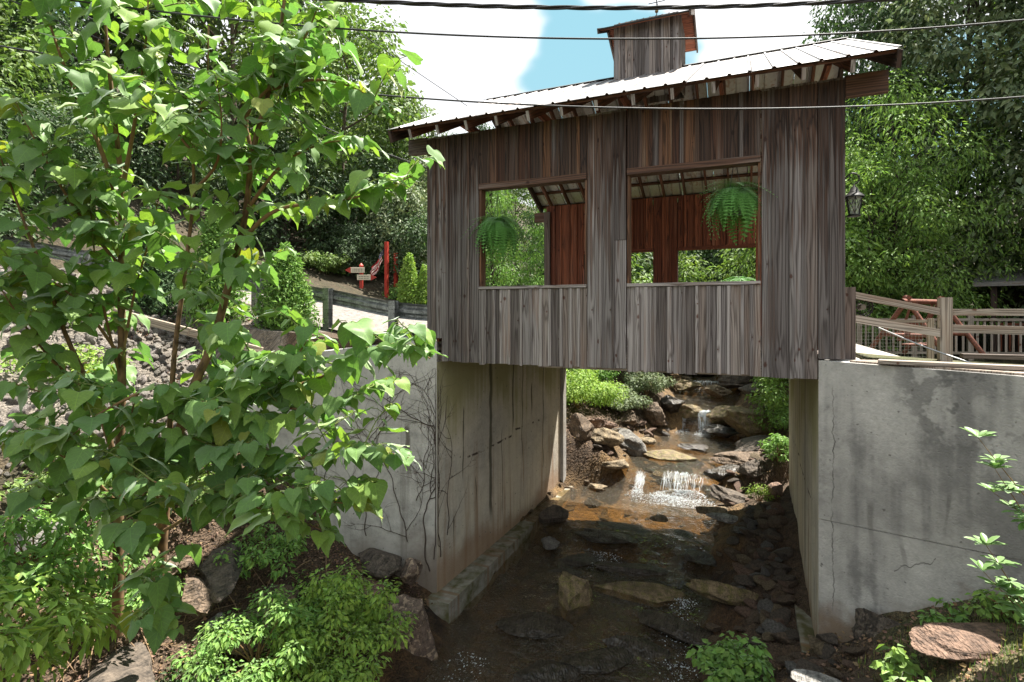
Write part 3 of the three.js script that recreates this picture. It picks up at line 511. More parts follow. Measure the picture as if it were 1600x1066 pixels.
// ------------------------------------------------------------------ rocks
const rockTex = texture(512, 512, (u, v) => { const a = tile(u, v, 6, 6, 41, 5), b = tile(u, v, 40, 24, 43, 4), c = tile(u, v, 4, 26, 45, 4), l = clamp(0.72 + a * 0.7 + b * 0.6 + c * 0.5, 0.2, 1.4); return [l * 0.7, l * 0.69, l * 0.68]; }, { metresX: 0.9, metresY: 0.9 });
const lichenTex = texture(512, 512, (u, v) => { const a = tile(u, v, 6, 6, 51, 5), b = tile(u, v, 30, 30, 53, 4), l = clamp(0.65 + a * 0.7 + b * 0.5, 0.2, 1.3), k = smooth(0.12, 0.2, tile(u, v, 9, 9, 55, 5)); return mixc([l * 0.55, l * 0.5, l * 0.46], [1.0, 0.95, 0.8], k * 0.8); }, { metresX: 0.8, metresY: 0.8 });
const mossTex = texture(512, 512, (u, v) => { const a = tile(u, v, 6, 6, 57, 5), b = tile(u, v, 40, 40, 59, 4), l = clamp(0.65 + a * 0.6 + b * 0.7, 0.2, 1.3), k = smooth(-0.02, 0.14, tile(u, v, 7, 7, 58, 5)); return mixc([l * 0.7, l * 0.6, l * 0.5], [0.5 * l, 0.5 * l, 0.22 * l], k * 0.75); }, { metresX: 0.9, metresY: 0.9 });
const rockBump = texture(512, 512, (u, v) => clamp(0.5 + tile(u, v, 12, 30, 46, 5)), { srgb: false, metresX: 0.9, metresY: 0.9 });
const rk = (map, r, g, b, rough = 0.85) => std({ map, bumpMap: rockBump, bumpScale: 0.02, color: lin(r, g, b), roughness: rough });
const ROCK = { brown: rk(rockTex, 0.24, 0.17, 0.115), grey: rk(rockTex, 0.26, 0.245, 0.225), wet: rk(rockTex, 0.085, 0.07, 0.055, 0.28), dark: rk(rockTex, 0.17, 0.135, 0.105), red: rk(rockTex, 0.3, 0.19, 0.135), tan: rk(rockTex, 0.34, 0.26, 0.16), pale: rk(rockTex, 0.5, 0.48, 0.45), lichen: rk(lichenTex, 0.4, 0.31, 0.26), moss: rk(mossTex, 0.36, 0.31, 0.21) };
function rockGeo(seed, sx, sy, sz, rough = 0.22, cuts = 15, detail) {
  // a lump cut by random planes, with bedding ledges and noise
  const r = rng(seed), planes = []; for (let i = 0; i < cuts; i++) { const n = V(r() * 2 - 1, (r() * 2 - 1) * 1.2, r() * 2 - 1).normalize(); planes.push([n, 0.5 + r() * 0.36]); }
  let g = new THREE.IcosahedronGeometry(1, detail ?? (Math.max(sx, sy, sz) > 0.35 ? 12 : Math.max(sx, sy, sz) > 0.12 ? 5 : 3)); g.deleteAttribute('uv'); g.deleteAttribute('normal'); g = mergeVertices(g, 1e-4);
  const p = g.attributes.position, v = V(0, 0, 0), o = r() * 50;
  for (let i = 0; i < p.count; i++) {
    v.fromBufferAttribute(p, i);
    for (const [n, d] of planes) { const k = v.dot(n); if (k > d) v.addScaledVector(n, (d - k) * 0.96); }
    const f = fbm(v.x * 1.7 + o, v.y * 3.2, v.z * 1.7, 4) * rough, ledge = Math.sin((v.y + 0.3 * fbm(v.x + o, 1, v.z, 2)) * 13) * 0.025 * rough * 4 * (Math.abs(v.y) < 0.8 ? 1 : 0);
    v.multiplyScalar(1 + f + ledge); p.setXYZ(i, v.x * sx, v.y * sy, v.z * sz);
  }
  g = toCreasedNormals(g, 0.55);
  return metreUV(g, 'x', r() * 3, r() * 3);
}
let rockSeed = 100;
function rock(pos, size, mat, label, { turn = 0, tilt = 0, roll = 0, group, name = 'boulder', rough, cuts } = {}) {
  const m = solo(name, rockGeo(rockSeed++, ...size, rough, cuts), ROCK[mat], label, name === 'boulder' ? 'boulder' : 'rock', group);
  m.position.set(...pos); m.rotation.set(tilt, turn, roll, 'YXZ'); return m;
}
// in the channel and under the bridge
rock([-2.78, -4.95, -1.15], [0.36, 0.46, 0.34], 'moss', 'upright tan block of rock standing in the stream under the bridge', { turn: 0.4, rough: 0.16, cuts: 12 });
rock([-1.75, -4.98, -1.75], [0.85, 0.2, 0.3], 'moss', 'long low flat rock lying across the stream under the bridge', { turn: 0.12, rough: 0.18 });
rock([-3.95, -4.55, -3.6], [0.36, 0.3, 0.32], 'dark', 'brown boulder against the footing at the edge of the sunlit pool', { turn: 0.5 });
rock([-3.75, -4.82, -2.7], [0.24, 0.16, 0.2], 'grey', 'small grey rock just below the boulder by the footing', { turn: 1.2, name: 'rock' });
rock([-2.2, -4.72, -3.75], [1.0, 0.13, 0.28], 'wet', 'wet dark ledge of rock below the sunlit pool', { turn: -0.1 });
rock([-1.2, -4.72, -4.0], [0.6, 0.11, 0.22], 'wet', 'wet ledge between the pool and the rubble bank', { turn: -0.2 });
rock([-1.72, -4.55, -4.3], [0.26, 0.07, 0.14], 'tan', 'pale flat stone breaking the pool surface', { name: 'rock' });
rock([-2.9, -4.95, -2.6], [0.7, 0.1, 0.35], 'wet', 'submerged dark slab under the riffle', { turn: 0.3 });
rock([-1.3, -5.0, -2.7], [0.55, 0.12, 0.3], 'wet', 'dark wet slab in midstream below the long pool', { turn: 0.2 });
rock([-2.0, -5.1, 0.2], [0.9, 0.12, 0.3], 'wet', 'dark submerged slab nearest the lower edge', { turn: 0.5 });
rock([-0.35, -4.62, -1.55], [0.62, 0.2, 0.24], 'moss', 'mossy log-shaped rock on the rubble bank under the bridge', { turn: 0.05 });
for (const [x, y, z, sx, sy, sz, t, l] of [[-2.7, -4.72, -3.3, 0.8, 0.14, 0.35, 0.15, 'broad wet ledge at the lip of the sunlit pool'], [-0.9, -4.78, -3.2, 0.6, 0.14, 0.4, -0.3, 'wet slab where the rubble meets the pool lip'], [-1.9, -4.92, -2.45, 0.9, 0.11, 0.3, 0.25, 'thin wet ledge crossing midstream'], [-3.3, -5.0, -1.9, 0.6, 0.13, 0.3, 0.5, 'wet slab beside the footing under the bridge'], [-1.0, -5.0, -0.9, 0.7, 0.14, 0.35, -0.2, 'dark slab beside the broken water'], [-3.2, -5.08, -0.2, 0.7, 0.12, 0.4, 0.3, 'dark flat rock in front of the upright block'], [-1.5, -5.08, -0.35, 0.55, 0.12, 0.3, 0.1, 'half-sunk slab downstream of the long rock'], [-2.6, -5.12, 0.7, 0.6, 0.13, 0.35, 0.5, 'sunken slab in the near pool']]) rock([x, y, z], [sx, sy, sz], 'wet', l, { turn: t, rough: 0.2 });
// left of the creek by the near corner of the abutment
rock([-4.55, -4.75, 1.15], [0.42, 0.62, 0.4], 'lichen', 'pointed lichen-spotted boulder at the water in front of the abutment corner', { turn: 0.5, roll: 0.25, cuts: 14, rough: 0.14 });
rock([-5.55, -4.45, 1.0], [0.62, 0.22, 0.36], 'red', 'flat reddish slab under the abutment corner', { turn: -0.35, roll: -0.12 });
rock([-5.55, -4.12, 0.62], [0.55, 0.22, 0.3], 'dark', 'rounded dark boulder leaning on the wing wall foot', { turn: -0.2 });
rock([-4.98, -4.22, 0.55], [0.24, 0.22, 0.22], 'lichen', 'small mottled stone beside the abutment corner', { name: 'rock' });
// ledges in the left bank below the big-leaved tree
for (const [px, py, pz, sx, sy, sz, m, l] of [
  [-6.55, -2.75, 2.8, 0.62, 0.24, 0.4, 'dark', 'overhanging brown ledge rock high in the tree bank'], [-6.0, -3.35, 2.9, 0.42, 0.18, 0.36, 'tan', 'flat tan ledge rock in the bank under the overhang'], [-6.5, -3.45, 3.2, 0.4, 0.22, 0.3, 'brown', 'blocky brown rock under the tan ledge'],
  [-5.75, -3.75, 2.75, 0.6, 0.2, 0.42, 'red', 'sloping pinkish slab above the bright shrub'], [-5.95, -3.1, 2.3, 0.34, 0.22, 0.3, 'brown', 'squat rock beside the wing wall in the tree bank'], [-6.2, -3.0, 3.15, 0.18, 0.11, 0.14, 'pale', 'small pale stone in the hollow of the bank'], [-6.3, -3.7, 4.3, 0.7, 0.35, 0.5, 'dark', 'big shaded boulder below the tree stems'],
  [-6.9, -2.3, 3.4, 0.4, 0.2, 0.3, 'brown', 'brown stone behind the tree stems'], [-7.6, -1.6, 2.6, 0.35, 0.22, 0.3, 'red', 'reddish stone at the foot of the stony slope'], [-7.0, -1.5, 2.1, 0.3, 0.2, 0.26, 'grey', 'grey stone by the end of the wing wall'], [-7.6, -2.6, 4.4, 0.4, 0.2, 0.3, 'grey', 'grey rock at the shaded bank edge']]) rock([px, ground(px, pz) + sy * 0.3, pz], [sx, sy * 1.15, sz], m, l, { turn: px * 3, rough: 0.2, tilt: 0.25, roll: 0.2 * Math.sin(px * 9) });
// boulders behind the bridge
for (const [px, py, pz, sx, sy, sz, m, l, t = 0, ro = 0] of [
  [-4.35, -4.15, -7.0, 0.42, 0.5, 0.4, 'brown', 'upright brown boulder beside the far end of the abutment', 0.3], [-3.75, -4.2, -7.3, 0.62, 0.3, 0.45, 'tan', 'tan boulder above the sunlit pool edge', 0.2, -0.25], [-4.3, -3.55, -8.0, 0.75, 0.32, 0.5, 'red', 'reddish layered boulder at the bush foot', 0.1], [-3.2, -4.45, -6.7, 0.42, 0.16, 0.3, 'tan', 'low tan slab at the pool rim', 0.1],
  [-3.25, -3.95, -8.6, 0.85, 0.4, 0.5, 'grey', 'large striped grey boulder leaning towards the cascade', -0.2, -0.3], [-2.15, -4.15, -8.3, 0.8, 0.16, 0.6, 'moss', 'broad flat boulder splitting the cascade', 0.1], [-1.9, -4.38, -7.0, 0.45, 0.16, 0.25, 'wet', 'wet black rock under the flat boulder'], [-1.35, -4.05, -9.2, 0.55, 0.1, 0.3, 'wet', 'thin wet slab lying in the upper pool', -0.3],
  [-3.6, -3.7, -10.2, 0.4, 0.3, 0.4, 'brown', 'brown rock below the white-flowering bush'], [-2.9, -3.6, -11.2, 0.45, 0.42, 0.4, 'brown', 'rough brown boulder left of the thin trickle'], [-2.4, -3.35, -12.2, 0.5, 0.4, 0.5, 'wet', 'dark boulder between the trickle and the bank'], [-1.75, -3.55, -12.2, 0.42, 0.3, 0.4, 'moss', 'mossy boulder capping the waterfall lip', 0.2], [-0.55, -3.5, -12.1, 0.7, 0.36, 0.55, 'moss', 'olive boulder on the other side of the waterfall', 0.2, 0.15], [-0.75, -3.95, -11.2, 0.5, 0.22, 0.35, 'wet', 'black wet boulder at the waterfall foot'],
  [0.2, -3.5, -11.0, 0.8, 0.55, 0.6, 'moss', 'large mossy boulder on the shaded bank beside the waterfall', 0.5], [0.25, -3.9, -9.3, 0.7, 0.2, 0.5, 'dark', 'flat dark slab along the upper pool', 0.6, 0.2], [0.1, -4.0, -8.1, 1.0, 0.2, 0.5, 'brown', 'long tilted slab beside the broad cascade', 0.35, 0.12], [0.35, -3.75, -8.8, 0.8, 0.2, 0.45, 'dark', 'second tilted slab stacked above the long one', 0.4, 0.2], [-0.45, -4.25, -7.0, 0.5, 0.25, 0.4, 'wet', 'dark rock at the foot of the cascade'], [0.2, -4.25, -6.6, 0.45, 0.25, 0.35, 'dark', 'dark rock under the green sprig'],
  [-0.25, -4.3, -5.5, 0.62, 0.2, 0.42, 'dark', 'cracked dark slab on the bank beside the sunlit pool', -0.3, -0.2], [-0.6, -4.42, -4.95, 0.4, 0.12, 0.22, 'tan', 'tan flat stone at the pool edge below the dark slab', 0.1], [-0.35, -4.42, -4.55, 0.42, 0.1, 0.2, 'pale', 'pale flat stone in front of the cracked slab', -0.1], [0.6, -4.1, -5.4, 0.25, 0.3, 0.3, 'red', 'reddish stone against the far abutment edge'],
  [-1.0, -3.15, -15, 0.5, 0.25, 0.5, 'tan', 'rounded tan boulder above the waterfall'], [-2.3, -3.1, -16, 0.6, 0.3, 0.5, 'moss', 'mossy boulder upstream in shadow'], [-0.3, -2.9, -16.5, 0.7, 0.35, 0.6, 'dark', 'dark boulder far up the creek bed'], [-1.8, -2.75, -19, 0.7, 0.3, 0.5, 'wet', 'wet boulder in the distant rapids'], [-0.6, -2.5, -20.5, 0.7, 0.35, 0.5, 'dark', 'distant boulder under the trees'], [-2.8, -2.6, -20, 0.8, 0.4, 0.6, 'dark', 'farthest boulder by the leaning trunk'],
  [0.6, -3.2, -13.5, 0.7, 0.4, 0.6, 'dark', 'dark bank boulder under the bright moss'], [-2.9, -4.05, -9.4, 0.3, 0.12, 0.25, 'tan', 'small tan stone behind the striped boulder'], [-3.5, -4.55, -5.9, 0.25, 0.08, 0.2, 'tan', 'flat stone at the shallow pool edge']]) rock([px, Math.max(py, ground(px, pz) + sy * 0.25), pz], [sx * 1.12, sy * 1.15, sz * 1.1], m, l, { turn: t, roll: ro, rough: 0.22 });
// right bank in front of the wing wall
rock([2.0, -3.0, 1.72], [0.7, 0.15, 0.32], 'red', 'long flat reddish slab lying on the grassy bank', { turn: 0.32, roll: 0.16, rough: 0.14 });
rock([1.62, -3.72, 0.72], [0.55, 0.36, 0.32], 'dark', 'dark boulder against the wing wall foot', { turn: -0.4, roll: -0.2 });
rock([0.62, -3.68, 2.35], [0.3, 0.18, 0.24], 'pale', 'rounded grey-white rock at the lower edge', { turn: 0.6 });
rock([0.75, -3.85, 1.55], [0.32, 0.06, 0.16], 'pale', 'thin pale flagstone beside the rubble', { turn: -0.2, name: 'rock' });
{ // rubble: loose flat stones along the foot of the right abutment and at its corner
  const r = rng(91);
  const spots = [];
  for (let i = 0; i < 120; i++) { const z = -0.3 - r() * 4.2, x = mix(-0.35, 0.62, Math.sqrt(r())); spots.push([x, z, 'flat brown stone in the rubble bank along the footing', 'stones of the rubble bank under the bridge', 0.08 + r() * 0.15]); }
  for (let i = 0; i < 110; i++) { const z = 0.25 + r() * 1.7, x = mix(-0.5, 1.15, r()); spots.push([x, z, 'broken brown stone heaped at the abutment corner', 'stones heaped at the abutment corner', 0.06 + r() * 0.14]); }
  for (let i = 0; i < 50; i++) { const z = -4.6 - r() * 4.6, x = rightFoot(z) + (r() - 0.2) * 0.9; spots.push([x, z, 'small stone on the bank beside the cascades', 'small stones on the bank upstream', 0.06 + r() * 0.16]); }
  for (let i = 0; i < 50; i++) { const z = -6.6 - r() * 5, x = leftFoot(z) + (r() - 0.75) * 0.9; spots.push([x, z, 'small stone at the bushy bank edge', 'small stones below the bushes', 0.06 + r() * 0.18]); }
  const geos = [0, 1, 2, 3, 4, 5, 6, 7, 8, 9].map((i) => rockGeo(700 + i, 1, 0.32 + 0.05 * (i % 4), 0.75, 0.22, 14, 3));
  for (const [x, z, label, group, s] of spots) {
    const m = solo('stone', pick(geos, r), ROCK[pick(['brown', 'dark', 'dark', 'red', 'grey', 'brown', 'tan'], r)], label, 'stone', group);
    m.position.set(x, Math.max(ground(x, z), water(z) - 0.03) + s * 0.16 + r() * 0.05, z); m.rotation.set((r() - 0.5) * 0.9, r() * 6, (r() - 0.5) * 0.9); m.scale.setScalar(s);
  }
  // stones lying on the creek bed, the larger ones reach the surface
  const bed = [];
  for (let i = 0; i < 420; i++) { const z = 1.5 - r() * 14, x = mix(leftFoot(z), rightFoot(z), r()), s = 0.04 + r() * r() * 0.2, m = new THREE.Matrix4().compose(V(x, ground(x, z) + s * 0.15, z), new THREE.Quaternion().setFromEuler(new THREE.Euler((r() - 0.5) * 0.6, r() * 6, (r() - 0.5) * 0.6)), V(s, s, s)); bed.push(m); }
  const im = shadows(new THREE.InstancedMesh(rockGeo(731, 1, 0.4, 0.8, 0.22, 14, 3), rk(rockTex, 0.3, 0.22, 0.14, 0.5), bed.length)); im.name = 'creek_gravel'; bed.forEach((m, i) => im.setMatrixAt(i, m)); scene.add(im);
  tag(im, 'brown cobbles and gravel lying on the creek bed', 'gravel', null, 'stuff');
  // pale broken stone on the slope under the road
  const rip = [], c = new THREE.Color(), cols = [];
  for (let i = 0; i < 7000; i++) { const x = -7.3 - r() * 8, z = -1.2 + r() * 6.6, y = ground(x, z), s = 0.035 + r() * r() * 0.1; if (y < -2 || behindLeftWall(x, z) > -0.1 && x > -8.4 || Math.abs(z - roadZ(x)) < 2.7 || fbm(x * 0.6, 2, z * 0.6, 3) > 0.1 || y > 0.9) continue; rip.push(new THREE.Matrix4().compose(V(x, y + s * 0.25, z), new THREE.Quaternion().setFromEuler(new THREE.Euler(r() * 6, r() * 6, r() * 6)), V(s, s, s))); const l = 0.6 + r() * 0.8; cols.push([l, l * (0.93 + r() * 0.06), l * (0.86 + r() * 0.1)]); }
  const ri = shadows(new THREE.InstancedMesh(rockGeo(733, 1, 0.65, 0.8, 0.2, 14, 3), rk(rockTex, 0.62, 0.58, 0.54), rip.length)); ri.name = 'riprap_gravel'; rip.forEach((m, i) => { ri.setMatrixAt(i, m); ri.setColorAt(i, c.setRGB(...cols[i])); }); scene.add(ri);
  tag(ri, 'pale broken stone spread over the slope below the road', 'gravel', null, 'stuff');
}

{ // fallen leaves and twigs on the banks
  const r = rng(515), quad = new THREE.BufferGeometry(); quad.setAttribute('position', new THREE.Float32BufferAttribute([0, 0, 0, 0.35, 0.12, 0.45, 0, 0, 1, 0, 0, 0, 0, 0, 1, -0.35, 0.1, 0.5], 3)); quad.computeVertexNormals();
  const list = [], spots = [[-7.8, -4.7, 0.2, 5.6, 13000], [-5.5, -3, -12, -6.2, 2500], [0, 2.6, 0.4, 3, 2600], [-0.3, 2, -14, -6.2, 2000], [-11, -7.5, -0.6, 2.2, 2500]];
  for (const [x0, x1, z0, z1, n] of spots) for (let i = 0; i < n; i++) { const x = mix(x0, x1, r()), z = mix(z0, z1, r()), y = ground(x, z); if (y < water(z) + 0.12 || (behindRightWall(x, z) > -0.1 && z > -6.2 && x > 0.6) || (x < -4.8 && z > -6.2 && x > -8.2 && behindLeftWall(x, z) > -0.05)) continue; list.push([x, y + 0.01 + r() * 0.02, z, 0.02 + r() * 0.045]); }
  const im = shadows(new THREE.InstancedMesh(quad, std({ color: lin(0.2, 0.135, 0.085), roughness: 0.95, side: THREE.DoubleSide }), list.length)), c = new THREE.Color();
  im.name = 'leaf_litter'; list.forEach(([x, y, z, s], i) => { im.setMatrixAt(i, new THREE.Matrix4().compose(V(x, y, z), new THREE.Quaternion().setFromEuler(new THREE.Euler((r() - 0.5) * 1.4, r() * 6.3, (r() - 0.5) * 1.4)), V(s, s, s))); const k = 0.4 + r() * 0.9; im.setColorAt(i, c.setRGB(k, k * (0.8 + r() * 0.25), k * (0.6 + r() * 0.5))); });
  scene.add(im); tag(im, 'brown fallen leaves scattered over the banks', 'leaf litter', null, 'stuff');
  const tw = []; for (let i = 0; i < 160; i++) { const x = mix(-7.4, -4.8, r()), z = mix(1.4, 5.2, r()), a = r() * 6.3, L = 0.15 + r() * 0.5, x2 = x + Math.cos(a) * L, z2 = z + Math.sin(a) * L; tw.push(tube([[x, ground(x, z) + 0.03, z], [(x + x2) / 2, (ground(x, z) + ground(x2, z2)) / 2 + 0.05 + r() * 0.08, (z + z2) / 2], [x2, ground(x2, z2) + 0.03, z2]], 0.003 + r() * 0.005, 4, 5)); }
  const t = solo('twigs', plainMerge(tw), std({ color: lin(0.26, 0.17, 0.1) }), 'dry twigs lying on the bank under the big-leaved tree', 'twigs'); t.userData.kind = 'stuff';
}
// ------------------------------------------------------------------ foliage
const leafMat = (r, g, b, t = 0.42, coat = 0.12) => phys({ color: lin(r, g, b), vertexColors: true, roughness: 0.97, transmission: t, thickness: 0, clearcoat: coat, clearcoatRoughness: 0.45, side: THREE.DoubleSide });
const LEAF = { broad: leafMat(0.13, 0.24, 0.04), bright: leafMat(0.165, 0.32, 0.05), dark: leafMat(0.055, 0.12, 0.034), grey: leafMat(0.14, 0.21, 0.09, 0.35, 0.5), conifer: leafMat(0.055, 0.125, 0.045, 0.25, 0.05), cedar: leafMat(0.14, 0.3, 0.05, 0.3, 0), shrub: leafMat(0.16, 0.34, 0.06), lime: leafMat(0.24, 0.42, 0.06), fern: leafMat(0.12, 0.33, 0.05) };
const barkTex = texture(256, 512, (u, v) => { const a = tile(u, v, 30, 5, 71, 4), b = tile(u, v, 6, 4, 73, 4), l = clamp(0.7 + a * 0.9 + b * 0.5, 0.2, 1.4); return [l * 0.6, l * 0.56, l * 0.52]; }, { metresX: 0.5, metresY: 1 });
const BARK = { grey: std({ map: barkTex, color: lin(0.28, 0.22, 0.17) }), tan: std({ map: barkTex, color: lin(0.42, 0.27, 0.14) }), dark: std({ map: barkTex, color: lin(0.12, 0.09, 0.07) }), twig: std({ color: lin(0.2, 0.12, 0.05) }), green: std({ color: lin(0.16, 0.2, 0.05) }) };
// many folded diamond leaves in clumps [[x,y,z,rx,ry,rz], ...]
function leafCloud(clumps, count, size, r, { aspect = 0.55, droop = 0.35, up = 0.5, shell = 0.45, vary = 0.3 } = {}) {
  const pos = new Float32Array(count * 18), nor = new Float32Array(count * 18), col = new Float32Array(count * 18);
  const w = clumps.map((c) => c[3] * c[4] + c[4] * c[5] + c[3] * c[5]), tot = w.reduce((a, b) => a + b, 0);
  const d = V(0, 0, 0), n = V(0, 0, 0), t = V(0, 0, 0), s = V(0, 0, 0), A = V(0, 0, 0), B = V(0, 0, 0), L = V(0, 0, 0), R = V(0, 0, 0), T = V(0, 0, 0), e1 = V(0, 0, 0), e2 = V(0, 0, 0);
  let o = 0, acc = 0, ci = 0, left = 0;
  for (let i = 0; i < count; i++) {
    while (left <= 0 && ci < clumps.length) { acc += w[ci] / tot * count; left = Math.round(acc) - i; ci++; }
    left--;
    const c = clumps[Math.min(ci, clumps.length) - 1];
    do d.set(r() * 2 - 1, r() * 2 - 1, r() * 2 - 1); while (d.lengthSq() > 1 || d.lengthSq() < 0.01);
    d.normalize(); const q = Math.pow(r(), shell);
    A.set(c[0] + d.x * q * c[3], c[1] + d.y * q * c[4], c[2] + d.z * q * c[5]);
    n.set(d.x * 0.6 + (r() - 0.5), d.y * 0.6 + up + (r() - 0.5) * 0.8, d.z * 0.6 + (r() - 0.5)).normalize();
    t.set(d.x + (r() - 0.5) * 1.3, d.y * 0.4 - droop + (r() - 0.5) * 0.7, d.z + (r() - 0.5) * 1.3);
    t.addScaledVector(n, -t.dot(n)).normalize(); s.crossVectors(n, t);
    const l = size * (0.55 + r() * 0.9), hw = l * aspect * 0.5, fold = l * 0.1;
    L.copy(A).addScaledVector(t, l * 0.42).addScaledVector(s, -hw).addScaledVector(n, fold); R.copy(A).addScaledVector(t, l * 0.42).addScaledVector(s, hw).addScaledVector(n, fold);
    T.copy(A).addScaledVector(t, l).addScaledVector(n, -fold * 0.6); B.copy(A);
    const k = 1 - vary + r() * 2 * vary, yl = r() * 0.25, cr = k * (1 + yl), cg = k, cb = k * (1 - yl);
    for (const tri of [[B, R, T], [B, T, L]]) {
      e1.subVectors(tri[1], tri[0]); e2.subVectors(tri[2], tri[0]); e1.cross(e2).normalize();
      for (const p of tri) { pos[o] = p.x; pos[o + 1] = p.y; pos[o + 2] = p.z; nor[o] = e1.x; nor[o + 1] = e1.y; nor[o + 2] = e1.z; col[o] = cr; col[o + 1] = cg; col[o + 2] = cb; o += 3; }
    }
  }
  const g = new THREE.BufferGeometry(); g.setAttribute('position', new THREE.BufferAttribute(pos, 3)); g.setAttribute('normal', new THREE.BufferAttribute(nor, 3)); g.setAttribute('color', new THREE.BufferAttribute(col, 3)); return g;
}
// full-grown tree models, base at the origin
function treeModel(seed, { h, R, base, clumps, cr, leaves, size, kind = 'round', aspect = 0.55, trunkR = 0.16, limbs = 16, flat = 0.75, droop = 0.3 }) {
  const r = rng(seed), cs = [], lean = [(r() - 0.5) * 0.8, (r() - 0.5) * 0.8], trunk = [];
  for (let i = 0; i <= 6; i++) { const t = i / 6; trunk.push([lean[0] * t * t + (r() - 0.5) * 0.15, -0.4 + (h * 0.93 + 0.4) * t, lean[1] * t * t + (r() - 0.5) * 0.15]); }
  for (let i = 0; i < clumps; i++) {
    const t = (i + r()) / clumps, y = mix(base, h, t);
    const prof = kind === 'cone' ? Math.pow(1 - t, 0.8) + 0.06 : kind === 'column' ? Math.pow(Math.sin(Math.PI * clamp(t * 0.86 + 0.1)), 0.5) * 0.9 : Math.sqrt(Math.max(0.05, 1 - (2 * t - 0.85) ** 2 / 1.35));
    const a = i * 2.39996 + r() * 1.2, rad = R * prof * Math.pow(0.25 + 0.75 * r(), 0.5), c = cr * (0.65 + r() * 0.7) * (kind === 'cone' ? 0.55 + 0.6 * prof : 1);
    cs.push([Math.cos(a) * rad + lean[0] * t, y + (r() - 0.5) * cr * 0.5, Math.sin(a) * rad + lean[1] * t, c, c * flat * (0.8 + r() * 0.4), c]);
  }
  const crown = leafCloud(cs, leaves, size, r, { aspect, droop });
  const wood = [tube(trunk, (t) => trunkR * (1.15 - t) * (t < 0.06 ? 1.3 : 1), 7, 16)];
  for (let i = 0; i < limbs; i++) { const c = cs[Math.floor((i + 0.5) / limbs * cs.length)], t0 = clamp((c[1] - R * 0.5) / h, 0.12, 0.85), p = [lean[0] * t0 * t0, h * 0.93 * t0, lean[1] * t0 * t0]; wood.push(tube([p, [mix(p[0], c[0], 0.5), mix(p[1], c[1], 0.42), mix(p[2], c[2], 0.5)], [c[0], c[1], c[2]]], (t) => trunkR * 0.4 * (1.1 - t), 5, 8)); }
  return { crown, trunk: plainMerge(wood) };
}
const MODELS = {
  oak: [1, 2, 3].map((s) => treeModel(200 + s, { h: 13, R: 3.6, base: 1.8, clumps: 60, cr: 1.25, leaves: 9500, size: 0.3 })),
  yard: [1, 2].map((s) => treeModel(210 + s, { h: 13, R: 3.6, base: 1.4, clumps: 85, cr: 1.05, leaves: 17000, size: 0.2 })),
  locust: [1, 2].map((s) => treeModel(220 + s, { h: 7, R: 2.9, base: 1.0, clumps: 90, cr: 0.72, leaves: 13000, size: 0.135, aspect: 0.36, flat: 0.62, droop: 0.9, trunkR: 0.1 })),
  hemlock: [1, 2].map((s) => treeModel(240 + s, { h: 14, R: 3.0, base: 0.8, clumps: 80, cr: 1.1, leaves: 11000, size: 0.24, aspect: 0.28, flat: 0.45, droop: 0.8, kind: 'cone' })),
  thicket: [1, 2].map((s) => treeModel(260 + s, { h: 4.5, R: 2.2, base: 0.3, clumps: 34, cr: 0.8, leaves: 7000, size: 0.18, trunkR: 0.06 })),
};
function tree(name, model, leaf, bark, x, z, scale, label, group, { turn = 0, sy = 1, y } = {}) {
  const t = thing(name, label, 'tree', [x, (y ?? ground(x, z)) - 0.1, z], turn, group);
  t.scale.set(scale, scale * sy, scale); part('trunk', model.trunk, BARK[bark], t); part('crown', model.crown, LEAF[leaf], t);
  return t;
}
